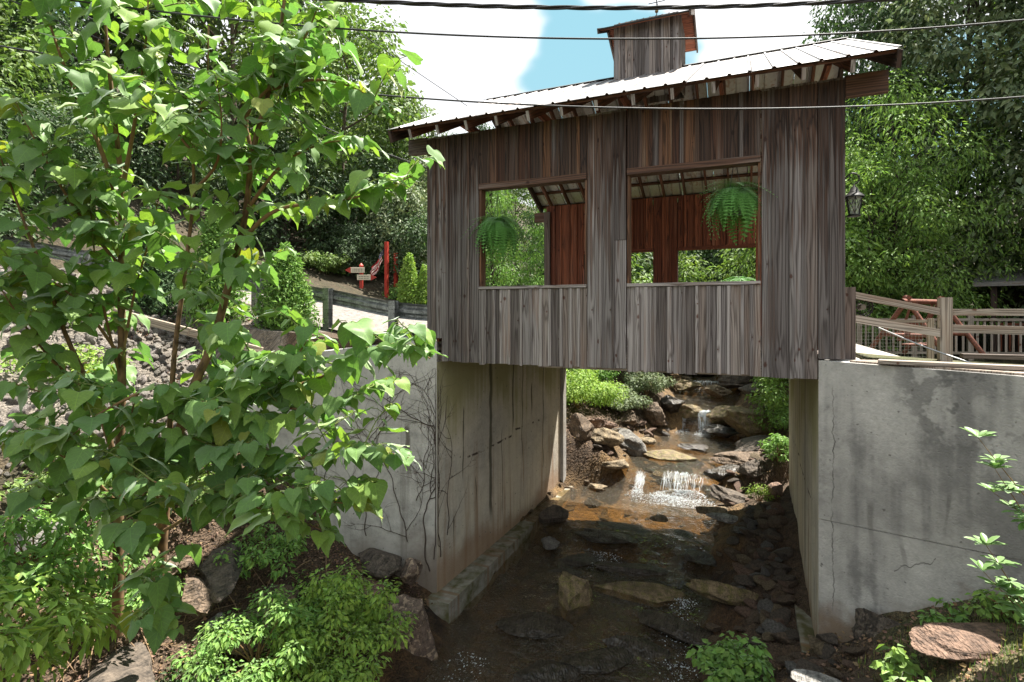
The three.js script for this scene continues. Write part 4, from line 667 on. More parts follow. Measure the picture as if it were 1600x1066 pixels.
{
  const r = rng(400), nth = ['leftmost', 'second from left', 'third from left', 'fourth from left', 'fifth from left', 'sixth from left', 'seventh from left', 'eighth from left', 'ninth from left', 'tenth from left', 'eleventh from left', 'twelfth from left', 'thirteenth from left', 'fourteenth from left', 'fifteenth from left', 'sixteenth from left', 'seventeenth from left', 'eighteenth from left', 'nineteenth from left'];
  const bearing = ([x, z]) => Math.atan2(x, 8 - z);
  const put = (name, models, leaf, bark, list, label, group) => list.forEach((e, i) => { const [x, z, s, sy = 1, lf] = e, k = list.filter((o) => bearing(o) < bearing(e)).length; tree(name, models[i % models.length], lf ?? leaf, bark, x, z, s, label + ', ' + (k === list.length - 1 ? 'rightmost' : nth[k]), group, { turn: r() * 6.28, sy }); });
  // wooded hill to the left
  put('broadleaf_tree', MODELS.oak, 'broad', 'grey', [[-20.5, -9, 1.05, 1], [-17.6, -12.5, 0.9, 0.95], [-24, -5.5, 1.1, 1.05, 'dark'], [-25, -1, 1.0, 1], [-18.2, -17, 0.62, 1, 'grey'], [-22, -20, 0.6, 1], [-27, -13, 1.3, 1.1, 'grey'], [-26, 4, 1.1, 1, 'dark'], [-30, -6, 1.4, 1.1], [-28, -24, 0.55, 1, 'grey'], [-22, 6.5, 0.9, 1], [-34, 0, 1.4, 1.1, 'dark'], [-15.5, -15, 0.6, 1, 'grey'], [-14, -19, 0.5, 1], [-12.6, -22, 0.48, 1], [-16.5, -26, 0.45, 1, 'grey'], [-21, -27, 0.45, 1]], 'leafy tree on the wooded hill beyond the road', 'trees on the hill beyond the road');
  put('hemlock_tree', MODELS.hemlock, 'conifer', 'dark', [[-15.5, -19.5, 0.5, 1.0], [-20, -23, 0.42, 1.1], [-14.2, -24, 0.42, 1], [-24.5, -17, 1.3, 1.1]], 'dark evergreen on the wooded hill skyline beyond the road', 'evergreens on the hill beyond the road');
  put('thicket', MODELS.thicket, 'dark', 'dark', [[-15.2, -12.2, 0.95], [-11.6, -11.2, 0.8], [-17.6, -9.2, 0.95], [-18.5, -5, 0.95], [-20.5, -1.2, 0.95], [-9.6, -11.4, 0.75, 1, 'grey'], [-21, 2.5, 1], [-13.6, -12, 0.85, 1, 'grey'], [-19, 5.5, 0.9], [-17.2, 7.5, 0.8], [-15.6, 2.6, 0.7, 0.9], [-17.3, 1.0, 0.85], [-18.6, 3.4, 0.95, 1, 'broad'], [-16.9, 4.8, 0.8], [-19.5, 0.3, 1, 1, 'broad'], [-14.6, 3.2, 0.45], [-17.2, -0.9, 0.6], [-14.9, -10.4, 0.5]], 'dense dark shrub tree along the far edge of the road', 'shrub trees along the road edge');
  // seen through the openings of the bridge and above the creek
  put('cedar_tree', MODELS.hemlock, 'cedar', 'dark', [[-8.2, -9.4, 0.5, 1.0], [-6.6, -10.6, 0.46, 1.0], [-9.9, -12, 0.55, 1.0, 'conifer'], [-7.4, -13.5, 0.55, 1.05, 'conifer']], 'feathery evergreen behind the bridge opening with the round fern', 'evergreens behind the bridge');
  put('creek_tree', MODELS.thicket, 'broad', 'dark', [[-5.2, -13.5, 0.95], [-6.3, -17, 1.3, 1.1, 'dark'], [-4.6, -19, 1.2, 1.1], [2.6, -12.5, 1.0, 1, 'bright'], [3.4, -15.5, 1.2, 1, 'broad'], [2.2, -17.5, 1.3, 1.1], [-4.6, -24, 1.5, 1.2, 'dark'], [1.6, -22.5, 1.5, 1.2, 'dark'], [-1.5, -32, 2.0, 1.2], [-7, -27, 1.8, 1.2, 'dark'], [4.4, -21, 1.6, 1.2, 'dark'], [3, -28, 1.8, 1.2], [-3.6, -29, 1.5, 1.2, 'dark'], [0.6, -27.5, 1.4, 1.2, 'dark'], [1.5, -10.2, 0.62, 1, 'bright']], 'young leafy tree standing over the creek behind the bridge', 'trees over the creek behind the bridge');
  // right side
  put('locust_tree', MODELS.locust, 'bright', 'dark', [[3.6, -12.4, 0.95, 0.95], [4.8, -14, 1.1, 1.15], [2.7, -14.2, 0.9, 1.15], [9.4, -16.8, 1.2, 1.2, 'broad'], [12.5, -12, 1.0, 1.1, 'broad']], 'feathery light green tree behind the fence beside the bridge', 'feathery trees behind the fence');
  put('tall_tree', MODELS.yard, 'broad', 'dark', [[7.2, -16.4, 0.95, 1.2, 'grey'], [10.4, -14.4, 1.05, 1.2, 'grey'], [4.2, -17.4, 0.8, 1.35, 'dark'], [12, -11, 1.1, 1.1, 'grey'], [8.5, -18.5, 1.2, 1.15, 'dark'], [13.5, -16, 1.3, 1.2], [14, -7.5, 1.1, 1.1, 'grey'], [17, -11, 1.3, 1.1, 'dark']], 'tall glossy-leaved tree towering behind the fenced yard', 'tall trees behind the fenced yard');
}
// ------------------------------------------------------------------ arborvitae by the road
function arborvitae(x, z, h, R, label, group, leaf = 'cedar') {
  const r = rng(Math.round(x * 31 + z * 17 + 900)), cs = [];
  for (let i = 0; i < 70; i++) { const t = Math.pow(i / 70, 0.9), rad = R * Math.pow(1 - t, 0.7) * (0.75 + 0.25 * r()) * (t < 0.08 ? 0.8 : 1), a = i * 2.4; cs.push([Math.cos(a) * rad * 0.75, 0.1 + t * h * 0.96, Math.sin(a) * rad * 0.75, 0.1 + rad * 0.35, 0.2 + rad * 0.4, 0.1 + rad * 0.35]); }
  const t = thing('arborvitae', label, 'tree', [x, ground(x, z) - 0.05, z], 0, group);
  part('trunk', tube([[0, -0.1, 0], [0, h * 0.5, 0], [0, h * 0.9, 0]], 0.04, 6), BARK.dark, t);
  part('crown', leafCloud(cs, 9000, 0.085, r, { aspect: 0.4, droop: -0.9, up: 0.2, shell: 0.3 }), LEAF[leaf], t);
}
arborvitae(-10.8, -8.05, 2.3, 0.5, 'tall slim pointed arborvitae beside the bridge wall', undefined, 'lime');
arborvitae(-10.35, -8.35, 2.0, 0.42, 'shorter pointed arborvitae close behind the slim one', undefined, 'lime');
arborvitae(-8.1, 0.12, 1.5, 0.55, 'round-topped arborvitae on the mulch bed nearest the guardrail');
arborvitae(-9.35, 0.62, 2.1, 0.58, 'bushy arborvitae in the middle of the mulch bed', undefined);
arborvitae(-10.6, 1.05, 2.0, 0.62, 'largest arborvitae at the stony slope end of the mulch bed', undefined, 'conifer');
// ------------------------------------------------------------------ shrubs and weeds
function bush(name, x, y, z, clumps, n, size, leaf, label, group, { aspect = 0.5, stems = 7, category = 'shrub', droop = 0.3, up = 0.6, shell } = {}) {
  const r = rng(Math.round(x * 71 + z * 37 + n)), t = thing(name, label, category, [x, y, z], 0, group);
  const st = []; for (let i = 0; i < stems; i++) { const c = clumps[i % clumps.length]; st.push(tube([[(r() - 0.5) * 0.1, -0.05, (r() - 0.5) * 0.1], [c[0] * 0.5, c[1] * 0.6, c[2] * 0.5], [c[0], c[1], c[2]]], (q) => 0.012 * (1.2 - q), 5, 6)); }
  part('stem', plainMerge(st), BARK.twig, t); part('foliage', leafCloud(clumps, n, size, r, { aspect, droop, up, ...(shell ? { shell } : {}) }), LEAF[leaf], t);
  return t;
}
const blob = (seed, n, R, H, c, y0 = 0.2) => { const r = rng(seed), o = []; for (let i = 0; i < n; i++) { const a = i * 2.4, q = Math.sqrt((i + 0.5) / n) * R; o.push([Math.cos(a) * q, y0 + r() * H * (1 - 0.55 * (q / R)), Math.sin(a) * q, c * (0.7 + r() * 0.6), c * (0.5 + r() * 0.4), c * (0.7 + r() * 0.6)]); } return o; };
const gy = (x, z) => ground(x, z);
for (const [x, z, R, H, n, size, leaf, l] of [
  [-4.9, -8.7, 1.2, 1.25, 9000, 0.085, 'lime', 'big bright yellow-green bush on the bank behind the abutment'], [-5.6, -10.4, 1.3, 1.7, 8000, 0.1, 'shrub', 'green bush higher on the bank behind the bright one'], [-4.0, -10.6, 0.8, 0.9, 6000, 0.08, 'grey', 'grey-green bush over the pool'], [-3.3, -12.0, 0.75, 1.0, 5500, 0.08, 'grey', 'pale-leaved bush beside the thin trickle'], [-4.6, -12.6, 1.0, 1.6, 6000, 0.1, 'shrub', 'dark bush under the creek trees'], [-6.9, -8.4, 1.1, 1.5, 6000, 0.1, 'shrub', 'bush hidden behind the abutment end'], [-15.4, -8.8, 0.9, 0.7, 3000, 0.12, 'broad', 'low bush on the slope behind the red sign post'], [-12.2, -10.3, 0.8, 0.8, 3000, 0.11, 'shrub', 'bush on the slope behind the flag'],
  [0.75, -6.6, 0.34, 0.6, 1500, 0.07, 'shrub', 'green sprig growing at the far edge of the abutment'], [1.2, -12.6, 0.8, 0.6, 3000, 0.08, 'lime', 'sunlit moss and ferns on the shaded bank'], [1.5, -9.5, 0.8, 1.0, 3500, 0.08, 'shrub', 'bush on the bank behind the abutment'], [0.3, -5.1, 0.3, 0.14, 500, 0.04, 'lime', 'low weeds on the sunlit gravel beside the pool'], [2.4, -14.5, 1.3, 1.4, 4000, 0.12, 'dark', 'dark undergrowth up the creek'], [-3.6, -17, 1.2, 1.2, 4000, 0.12, 'dark', 'shadowed undergrowth far up the creek']]) bush('bush', x, gy(x, z) - 0.02, z, blob(x * 10 + 77, 16, R, H, R * 0.42), n, size, leaf, l);
// shrubs in the foreground
bush('bright_shrub', -4.95, -4.5, 2.35, blob(5, 34, 0.85, 1.15, 0.24, 0.05), 5200, 0.075, 'lime', 'bright small-leaved shrub below the abutment corner', undefined, { stems: 16, aspect: 0.5 });
bush('bright_shrub', -5.35, -4.2, 3.25, blob(6, 26, 0.75, 0.8, 0.2, 0.05), 3400, 0.065, 'shrub', 'tangled green shrub under the drooping branch', undefined, { stems: 14 });
bush('bright_shrub', -4.75, -4.6, 3.1, blob(15, 22, 0.6, 0.7, 0.2, 0.05), 2600, 0.07, 'lime', 'sunlit shrub at the lower edge beside the water', undefined, { stems: 14 });
bush('wild_shrub', -5.7, -2.75, 5.55, blob(7, 34, 0.7, 1.2, 0.2, -0.2), 1700, 0.12, 'lime', 'yellow-green pointed-leaf shrub in the lower left corner', undefined, { stems: 16, aspect: 0.42, droop: 0.5 });
bush('wild_shrub', -6.35, -2.5, 5.0, blob(8, 30, 0.7, 1.0, 0.22, -0.1), 1500, 0.11, 'shrub', 'green pointed-leaf shrub behind the yellow-green one', undefined, { stems: 14, aspect: 0.42, droop: 0.5 });
for (const [x, z, R, H, n, size, leaf, l] of [
  [-5.75, 1.9, 0.7, 0.45, 2600, 0.06, 'shrub', 'low green undergrowth at the wing wall foot'], [-6.5, 2.2, 0.6, 0.5, 2000, 0.07, 'shrub', 'undergrowth between the overhang and the wing wall'], [-5.2, 1.75, 0.5, 0.4, 1800, 0.06, 'lime', 'sunlit weeds above the reddish slab'], [-6.9, 3.9, 0.6, 0.5, 1500, 0.08, 'shrub', 'leafy undergrowth behind the tree stems'], [-5.75, 3.9, 0.6, 0.35, 1700, 0.06, 'dark', 'dark creeping undergrowth below the tree stems'], [-5.15, 4.1, 0.5, 0.4, 1700, 0.065, 'shrub', 'undergrowth at the lower edge of the bank'], [-6.0, 4.9, 0.6, 0.5, 1500, 0.09, 'shrub', 'leafy undergrowth under the lowest branch'], [-7.4, 2.9, 0.6, 0.5, 1600, 0.08, 'broad', 'weeds at the top of the bank by the stony slope'], [-7.9, 3.9, 0.7, 0.6, 1500, 0.09, 'broad', 'tall weeds below the stony slope'], [-9.3, 3.2, 0.7, 0.35, 1300, 0.07, 'lime', 'weeds sprouting among the pale stones'], [-10.6, 2.7, 0.8, 0.4, 1300, 0.08, 'broad', 'weeds higher on the stony slope']]) bush('undergrowth', x, gy(x, z) - 0.03, z, blob(x * 13 + 41, 24, R, H, R * 0.26, 0.02), n, size, leaf, l, 'undergrowth on the tree bank', { stems: 12 });
bush('leafy_weed', -0.12, -4.72, 0.75, blob(9, 20, 0.4, 0.75, 0.15, 0.1), 1300, 0.085, 'shrub', 'leafy green weed growing from the rubble at the water', undefined, { aspect: 0.7, stems: 12 });
bush('leafy_weed', 0.45, gy(0.45, 2.35) - 0.02, 2.35, blob(10, 8, 0.14, 0.25, 0.08, 0.05), 160, 0.06, 'shrub', 'little sprig beside the grey-white rock', undefined, { aspect: 0.7 });
bush('leafy_weed', 1.35, gy(1.35, 1.75), 1.75, blob(11, 10, 0.14, 0.42, 0.09, 0.05), 150, 0.085, 'bright', 'broad-leaved weed in front of the mossy boulder', undefined, { aspect: 0.75 });
bush('leafy_weed', 1.35, gy(1.35, 2.5), 2.5, blob(12, 12, 0.24, 0.2, 0.09, 0.03), 300, 0.075, 'shrub', 'low weeds growing over the reddish slab', undefined, { aspect: 0.6 });
bush('leafy_weed', 2.3, gy(2.3, 1.45), 1.45, blob(13, 12, 0.3, 0.22, 0.1, 0.03), 420, 0.07, 'bright', 'weeds along the foot of the wing wall', undefined, { aspect: 0.6 });
bush('leafy_weed', 1.9, gy(1.9, 1.25), 1.25, blob(14, 10, 0.2, 0.3, 0.08, 0.03), 240, 0.07, 'shrub', 'weed sprouting between the boulder and the slab', undefined, { aspect: 0.6 });
{ // thin grass on the right bank
  const r = rng(33), blades = [];
  for (let i = 0; i < 9000; i++) { const x = 0.7 + r() * 3.2, z = 1.1 + r() * 2.6, n = fbm(x * 2, 3, z * 2, 3); if (n < -0.12 + 0.25 * r() - (x - 1.5) * 0.1 || behindRightWall(x, z) > -0.05) continue; blades.push([x, ground(x, z), z, 0.04 + r() * 0.07, r() * 6.28, (r() - 0.5) * 0.9]); }
  const g = new THREE.BufferGeometry(); g.setAttribute('position', new THREE.Float32BufferAttribute([-0.05, 0, 0, 0.05, 0, 0, 0.1, 1, 0.15], 3)); g.setAttribute('normal', new THREE.Float32BufferAttribute([0, 0.3, 1, 0, 0.3, 1, 0, 0.3, 1], 3));
  const im = shadows(new THREE.InstancedMesh(g, phys({ color: lin(0.2, 0.3, 0.05), roughness: 0.97, transmission: 0.35, thickness: 0, side: THREE.DoubleSide }), blades.length)), m = new THREE.Matrix4(), e = new THREE.Euler(), q = new THREE.Quaternion(), c = new THREE.Color();
  im.name = 'grass'; blades.forEach(([x, y, z, h, a, b], i) => { im.setMatrixAt(i, m.compose(V(x, y - 0.01, z), q.setFromEuler(e.set(b, a, 0)), V(h, h, h))); im.setColorAt(i, c.setRGB(0.7 + r() * 0.7, 0.7 + r() * 0.5, 0.6 + r() * 0.5)); });
  scene.add(im); tag(im, 'short grass and moss on the bank before the wing wall', 'grass', null, 'stuff');
}
// ------------------------------------------------------------------ hanging ferns
function frondGeo(r, L) {
  const pos = [], P = (t) => V(0, 0.5 * L * Math.sin(t * 2.0) - 1.05 * L * t * t, L * 0.78 * (t - 0.3 * t * t)), tri = (a, b, c) => pos.push(a.x, a.y, a.z, b.x, b.y, b.z, c.x, c.y, c.z), N = 26;
  for (let i = 1; i < N; i++) {
    const t = i / N, p = P(t), q = P(t + 0.5 / N), w = L * 0.165 * Math.pow(Math.sin(Math.PI * Math.min(1, t * 0.9 + 0.12)), 0.7);
    for (const s of [-1, 1]) tri(p, q, V(s * w * (0.9 + r() * 0.2), p.y - w * 0.25, mix(p.z, q.z, 0.9) + w * 0.22));
    const a = P(t - 1 / N); tri(a, p, V(0.004, p.y, p.z));
  }
  const g = new THREE.BufferGeometry(); g.setAttribute('position', new THREE.Float32BufferAttribute(pos, 3)); g.computeVertexNormals(); g.setAttribute('color', new THREE.Float32BufferAttribute(new Float32Array(pos.length).fill(1), 3)); return g;
}
function fern(x, y, z, size, label, n = 240) {
  const r = rng(Math.round(x * 100) + 5000), t = thing('hanging_fern', label, 'hanging plant', [x, y, z]);
  const geos = [0, 1, 2, 3, 4].map((i) => frondGeo(r, 0.42 + 0.05 * i));
  const pot = new THREE.LatheGeometry([[0.02, -0.16], [0.1, -0.15], [0.15, 0.02], [0.16, 0.03], [0.15, 0.035], [0.14, 0.02], [0.02, 0]].map((p) => new THREE.Vector2(...p)), 20); part('pot', pot, std({ color: lin(0.06, 0.09, 0.05), roughness: 0.6 }), t);
  for (let i = 0; i < 3; i++) { const a = i * 2.09; part('hanger_wire', tube([[Math.cos(a) * 0.15, 0.03, Math.sin(a) * 0.15], [Math.cos(a) * 0.08, 0.3, Math.sin(a) * 0.08], [0, 0.62, 0]], 0.004, 4), std({ color: lin(0.05, 0.05, 0.05), roughness: 0.6 }), t); }
  for (let i = 0; i < n; i++) { const f = part('frond', pick(geos, r), LEAF.fern, t); f.rotation.set((r() - 0.62) * 1.9, i * 2.4 + r(), (r() - 0.5) * 0.5, 'YXZ'); f.position.set(Math.sin(f.rotation.y) * 0.05, 0.02, Math.cos(f.rotation.y) * 0.05); f.scale.setScalar(size * (0.55 + r() * 0.75)); f.scale.x *= 1; }
  return t;
}
fern(-3.72, 1.3, -0.1, 0.98, 'round hanging fern in the bridge opening beside the big-leaved tree');
fern(-0.14, 1.5, -0.15, 0.98, 'drooping hanging fern in the bridge opening nearer the lantern');
fern(-0.1, 0.6, -6.5, 0.9, 'fern showing through the far opening below the nearer one');
// ------------------------------------------------------------------ big-leaved tree in front on the left
const veinTex = (() => {
  const c = document.createElement('canvas'); c.width = c.height = 256; const x = c.getContext('2d');
  x.fillStyle = 'rgb(214,214,214)'; x.fillRect(0, 0, 256, 256);
  const r = rng(3); for (let i = 0; i < 900; i++) { const g = 190 + r() * 50; x.fillStyle = `rgba(${g},${g},${g * 0.9},0.25)`; x.beginPath(); x.arc(r() * 256, r() * 256, 2 + r() * 9, 0, 7); x.fill(); }
  x.strokeStyle = 'rgb(255,255,236)'; x.lineCap = 'round';
  x.lineWidth = 4; x.beginPath(); x.moveTo(128, 230); x.lineTo(128, 6); x.stroke();
  x.lineWidth = 2.2; for (const [y, k, l] of [[228, 0.1, 100], [222, 0.55, 112], [180, 0.8, 95], [140, 0.95, 70], [100, 1.1, 50], [64, 1.2, 30]]) for (const s of [-1, 1]) { x.beginPath(); x.moveTo(128, y); x.quadraticCurveTo(128 + s * l * 0.6, y - l * k * 0.5, 128 + s * l, y - l * k); x.stroke(); }
  const t = new THREE.CanvasTexture(c); t.colorSpace = THREE.SRGBColorSpace; return t;
})();
const bigLeaf = [[0.26, 0.48, 0.05], [0.2, 0.42, 0.06], [0.32, 0.54, 0.05], [0.23, 0.46, 0.075], [0.17, 0.38, 0.07], [0.42, 0.5, 0.04]].map(([r, g, b]) => phys({ color: lin(r, g, b), map: veinTex, roughness: 0.98, transmission: 0.55, thickness: 0, clearcoat: 0.55, clearcoatRoughness: 0.4, side: THREE.DoubleSide }));
function heartLeaf(seed) {
  const r = rng(seed), lobe = seed % 3 === 0 ? 0.13 : 0, fold = 0.08 + r() * 0.4, curl = 0.05 + r() * 0.5, tw = (r() - 0.5) * 0.6;
  const rows = [[-0.1, 0.12, 0.3], [-0.03, 0, 0.43], [0.1, 0, 0.51], [0.26, 0, 0.5], [0.42, 0, 0.42 + lobe * 0.5], [0.55, 0, 0.33 - lobe * 0.3], [0.7, 0, 0.22], [0.86, 0, 0.1], [1, 0, 0.0]];
  const pos = [], uv = [], idx = []; const cols = [-1, -0.5, 0, 0.5, 1];
  rows.forEach(([y, inner, w], j) => cols.forEach((c) => {
    const x = c === 0 ? 0 : Math.sign(c) * mix(inner, w, Math.abs(c)), yy = c === 0 && j === 0 ? 0.0 : y;
    const z = Math.abs(x) * fold - curl * yy * yy + Math.sin(yy * 9 + c * 2 + seed) * 0.018 * Math.abs(c) * 2 - Math.abs(x) ** 2 * 0.5 + tw * x * yy;
    pos.push(x, yy, z); uv.push(0.5 + x * 0.9, 0.12 + yy * 0.86);
  }));
  for (let j = 0; j < rows.length - 1; j++) for (let i = 0; i < 4; i++) { const a = j * 5 + i; idx.push(a, a + 1, a + 5, a + 1, a + 6, a + 5); }
  const g = new THREE.BufferGeometry(); g.setAttribute('position', new THREE.Float32BufferAttribute(pos, 3)); g.setAttribute('uv', new THREE.Float32BufferAttribute(uv, 2)); g.setIndex(idx); g.computeVertexNormals(); return g;
}
const heartGeos = [1, 2, 3, 4, 5, 6, 7, 8, 9, 10, 11, 12].map(heartLeaf);
{
  const stems = [ // [radius at base, points]
    [0.055, [[-6.26,-3.5,4.26], [-6.14,-1.86,4.32], [-6.01,-0.75,4.37], [-5.90,0.45,4.44], [-5.81,1.35,4.50], [-5.78,2.15,4.60], [-5.73,2.79,4.69], [-5.65,3.41,4.76]]],
    [0.06, [[-5.87,-3.4,4.09], [-5.66,-1.86,4.12], [-5.23,-0.80,4.15], [-4.96,-0.34,4.14], [-4.71,0.30,4.14], [-4.47,0.99,4.15], [-4.33,1.52,4.20], [-4.10,2.09,4.21], [-3.92,2.64,4.24], [-3.86,3.22,4.22]]],
    [0.03, [[-5.66,-1.86,4.12], [-5.21,-0.46,4.36], [-4.92,0.42,4.45], [-4.75,1.13,4.49], [-4.66,1.58,4.56], [-4.46,2.06,4.58], [-4.36,2.53,4.64]]],
    [0.03, [[-6.08,-1.70,4.35], [-6.04,-0.90,4.60], [-6.09,-0.19,4.85], [-6.11,0.23,4.96], [-6.14,0.62,5.08], [-6.19,1.11,5.21], [-6.35,1.58,5.28]]],
    [0.016, [[-6.04,-0.90,4.60], [-6.15,-0.38,4.98], [-6.19,0.04,5.21], [-6.33,0.51,5.38]]],
    [0.016, [[-6.01,-0.75,4.37], [-5.97,0.12,4.58], [-5.96,0.81,4.68], [-5.87,1.36,4.75]]],
    [0.016, [[-6.01,-0.48,4.37], [-5.65,0.31,4.44], [-5.44,0.69,4.46], [-5.24,1.17,4.48]]],
    [0.024, [[-5.86,1.03,4.47], [-5.76,1.55,4.70], [-5.88,2.34,4.97], [-5.93,2.87,5.10], [-5.97,3.22,5.12]]],
    [0.022, [[-5.79,1.22,4.50], [-5.35,1.88,4.64], [-5.06,2.52,4.73], [-5.04,3.05,4.72]]],
    [0.02, [[-4.33,1.52,4.20], [-4.34,1.85,4.26], [-3.92,2.18,4.24], [-3.63,2.52,4.22], [-3.48,2.93,4.16]]],
    [0.022, [[-4.58,0.68,4.14], [-4.05,0.95,4.19], [-3.41,1.00,4.13], [-2.98,1.06,4.06], [-2.64,1.18,4.02]]],
    [0.026, [[-5.34,-1.14,4.14], [-4.22,-0.79,4.26], [-3.45,-0.58,4.26], [-2.91,-0.34,4.24], [-2.55,-0.28,4.20], [-2.37,-0.38,4.17]]],
    [0.018, [[-4.22,-0.79,4.26], [-3.66,-0.41,4.34], [-3.5,-0.22,4.36], [-3.52,-0.1,4.38]]],
    [0.026, [[-5.61,-1.91,4.15], [-4.33,-1.51,4.31], [-3.55,-1.28,4.30], [-3.01,-1.15,4.28], [-2.49,-1.18,4.28]]],
    [0.022, [[-5.78,-2.35,4.11], [-5.12,-1.45,4.65], [-4.88,-0.95,4.98], [-4.62,-0.67,5.08]]],
    [0.022, [[-6.14,-2.06,4.32], [-5.81,-1.39,4.94], [-5.71,-1.12,5.34], [-5.76,-1.02,5.57]]],
    [0.02, [[-5.80,-2.56,4.12], [-5.21,-2.52,4.57], [-4.72,-2.55,4.80], [-4.44,-2.69,4.90]]],
    [0.018, [[-6.01,-0.48,4.37], [-5.87,0.11,4.86], [-5.85,0.33,5.18], [-5.97,0.27,5.44]]],
    [0.016, [[-4.75,1.13,4.49], [-4.28,1.34,4.61], [-4.16,1.70,4.67], [-4.13,2.05,4.76]]],
    [0.018, [[-4.10,2.09,4.21], [-3.45,2.05,4.26], [-3.07,1.92,4.20], [-2.85,1.74,4.16]]],
    [0.014, [[-4.66,1.46,4.56], [-4.75,1.74,4.81], [-4.80,1.78,5.05]]],
    [0.018, [[-5.23,-1.00,4.15], [-4.51,-1.19,4.49], [-4.16,-1.17,4.67], [-3.72,-1.07,4.70]]],
    [0.018, [[-5.90,0.45,4.44], [-5.99,0.99,4.80], [-5.97,1.52,5.12], [-6.06,1.95,5.27]]],
    [0.018, [[-4.47,0.99,4.15], [-3.86,1.40,4.22], [-3.41,1.54,4.13], [-3.06,1.49,4.09]]],
    [0.014, [[-4.62,-0.67,5.08], [-4.94,-0.86,5.22], [-5.06,-1.05,5.38]]],
    [0.016, [[-4.71,0.30,4.14], [-4.35,0.36,4.3], [-4.05,0.41,4.4]]],
    [0.016, [[-4.96,-0.34,4.14], [-4.13,-0.42,4.33], [-3.78,-0.54,4.51]]],
    [0.016, [[-5.70,-2.33,4.13], [-4.55,-1.81,4.40], [-3.81,-1.76,4.41], [-3.20,-1.88,4.37]]],
    [0.016, [[-6.14,-2.13,4.32], [-5.87,-1.85,4.86], [-5.85,-1.57,5.18]]],
    [0.016, [[-5.56,-1.89,4.18], [-4.56,-1.36,4.52], [-4.33,-1.71,4.63]]],
    [0.016, [[-4.33,-1.51,4.31], [-3.58,-1.59,4.42], [-2.89,-1.60,4.34]]],
    [0.016, [[-6.01,-0.75,4.37], [-5.87,-0.79,4.97], [-5.94,-0.63,5.32]]],
    [0.016, [[-6.01,-1.02,4.37], [-5.04,-0.97,4.61], [-4.33,-0.86,4.63], [-3.80,-0.88,4.62]]],
    [0.016, [[-4.22,-0.79,4.26], [-3.60,-0.86,4.32], [-3.01,-0.71,4.28]]],
    [0.018, [[-4.33,-1.51,4.31], [-4.0,-1.55,4.6], [-3.6,-1.6,4.75], [-3.25,-1.62,4.75]]],
    [0.018, [[-5.12,-1.45,4.65], [-4.8,-1.4,5.0], [-4.5,-1.35,5.1], [-4.2,-1.4,5.1]]],
    [0.018, [[-5.81,-1.39,4.94], [-5.45,-1.1,5.3], [-5.2,-0.95,5.5]]],
    [0.016, [[-5.61,-1.7,4.2], [-5.2,-1.75,4.7], [-4.9,-1.75,5.0], [-4.65,-1.85,5.1]]],
    [0.016, [[-5.3,-0.9,4.2], [-4.7,-0.9,4.6], [-4.25,-0.75,4.8], [-3.9,-0.8,4.9]]],
  ];
  const t = thing('big_leaved_tree', 'young tree with big heart-shaped leaves filling the near bank', 'tree'), r = rng(2024);
  const leaves = [], shoots = [], petioles = [], trunks = sub('trunk', t), O = V(-6.05, 0, 4.2);
  const q = V(0, 0, 0), tg = V(0, 0, 0);
  function leafy(c, from, step, big, len) {
    for (let s = from * len + r() * step; s < len * 1.0; s += step * (0.75 + r() * 0.5)) {
      const u = Math.min(1, s / len); c.getPointAt(u, q); c.getTangentAt(u, tg);
      const n = u > 0.93 ? 3 : 2, a0 = r() * 6.28;
      for (let k = 0; k < n; k++) {
        const a = a0 + k * Math.PI * 2 / n + (r() - 0.5) * 0.8, side = V(Math.cos(a), 0, Math.sin(a)).addScaledVector(tg, 0.35 + (u > 0.85 ? 0.4 : 0));
        side.y = side.y * 0.4 + 0.15; side.normalize();
        const size = big * (0.5 + r() * 0.72) * (u > 0.9 ? 0.72 : 1), pl = size * (0.35 + r() * 0.35), end = q.clone().addScaledVector(side, pl); end.y += 0.02 - r() * 0.03;
        petioles.push(tube([[q.x, q.y, q.z], [mix(q.x, end.x, 0.5), mix(q.y, end.y, 0.5) + 0.02, mix(q.z, end.z, 0.5)], [end.x, end.y, end.z]], 0.0035, 3, 2));
        const pitch = 0.15 + r() * 0.95, dir = V(side.x, 0, side.z).normalize(), Y = dir.clone().multiplyScalar(Math.cos(pitch)); Y.y = -Math.sin(pitch);
        const N = V((r() - 0.5) * 0.7, 1, (r() - 0.5) * 0.7); N.addScaledVector(Y, -N.dot(Y)).normalize(); const X = new THREE.Vector3().crossVectors(Y, N);
        const m = new THREE.Matrix4().makeBasis(X, Y, N).scale(V(size * (0.92 + r() * 0.16), size, size)).setPosition(end);
        leaves.push({ m, p: end, size, g: Math.floor(r() * heartGeos.length), k: r() < 0.03 ? 5 : Math.floor(r() * 5) });
      }
    }
  }
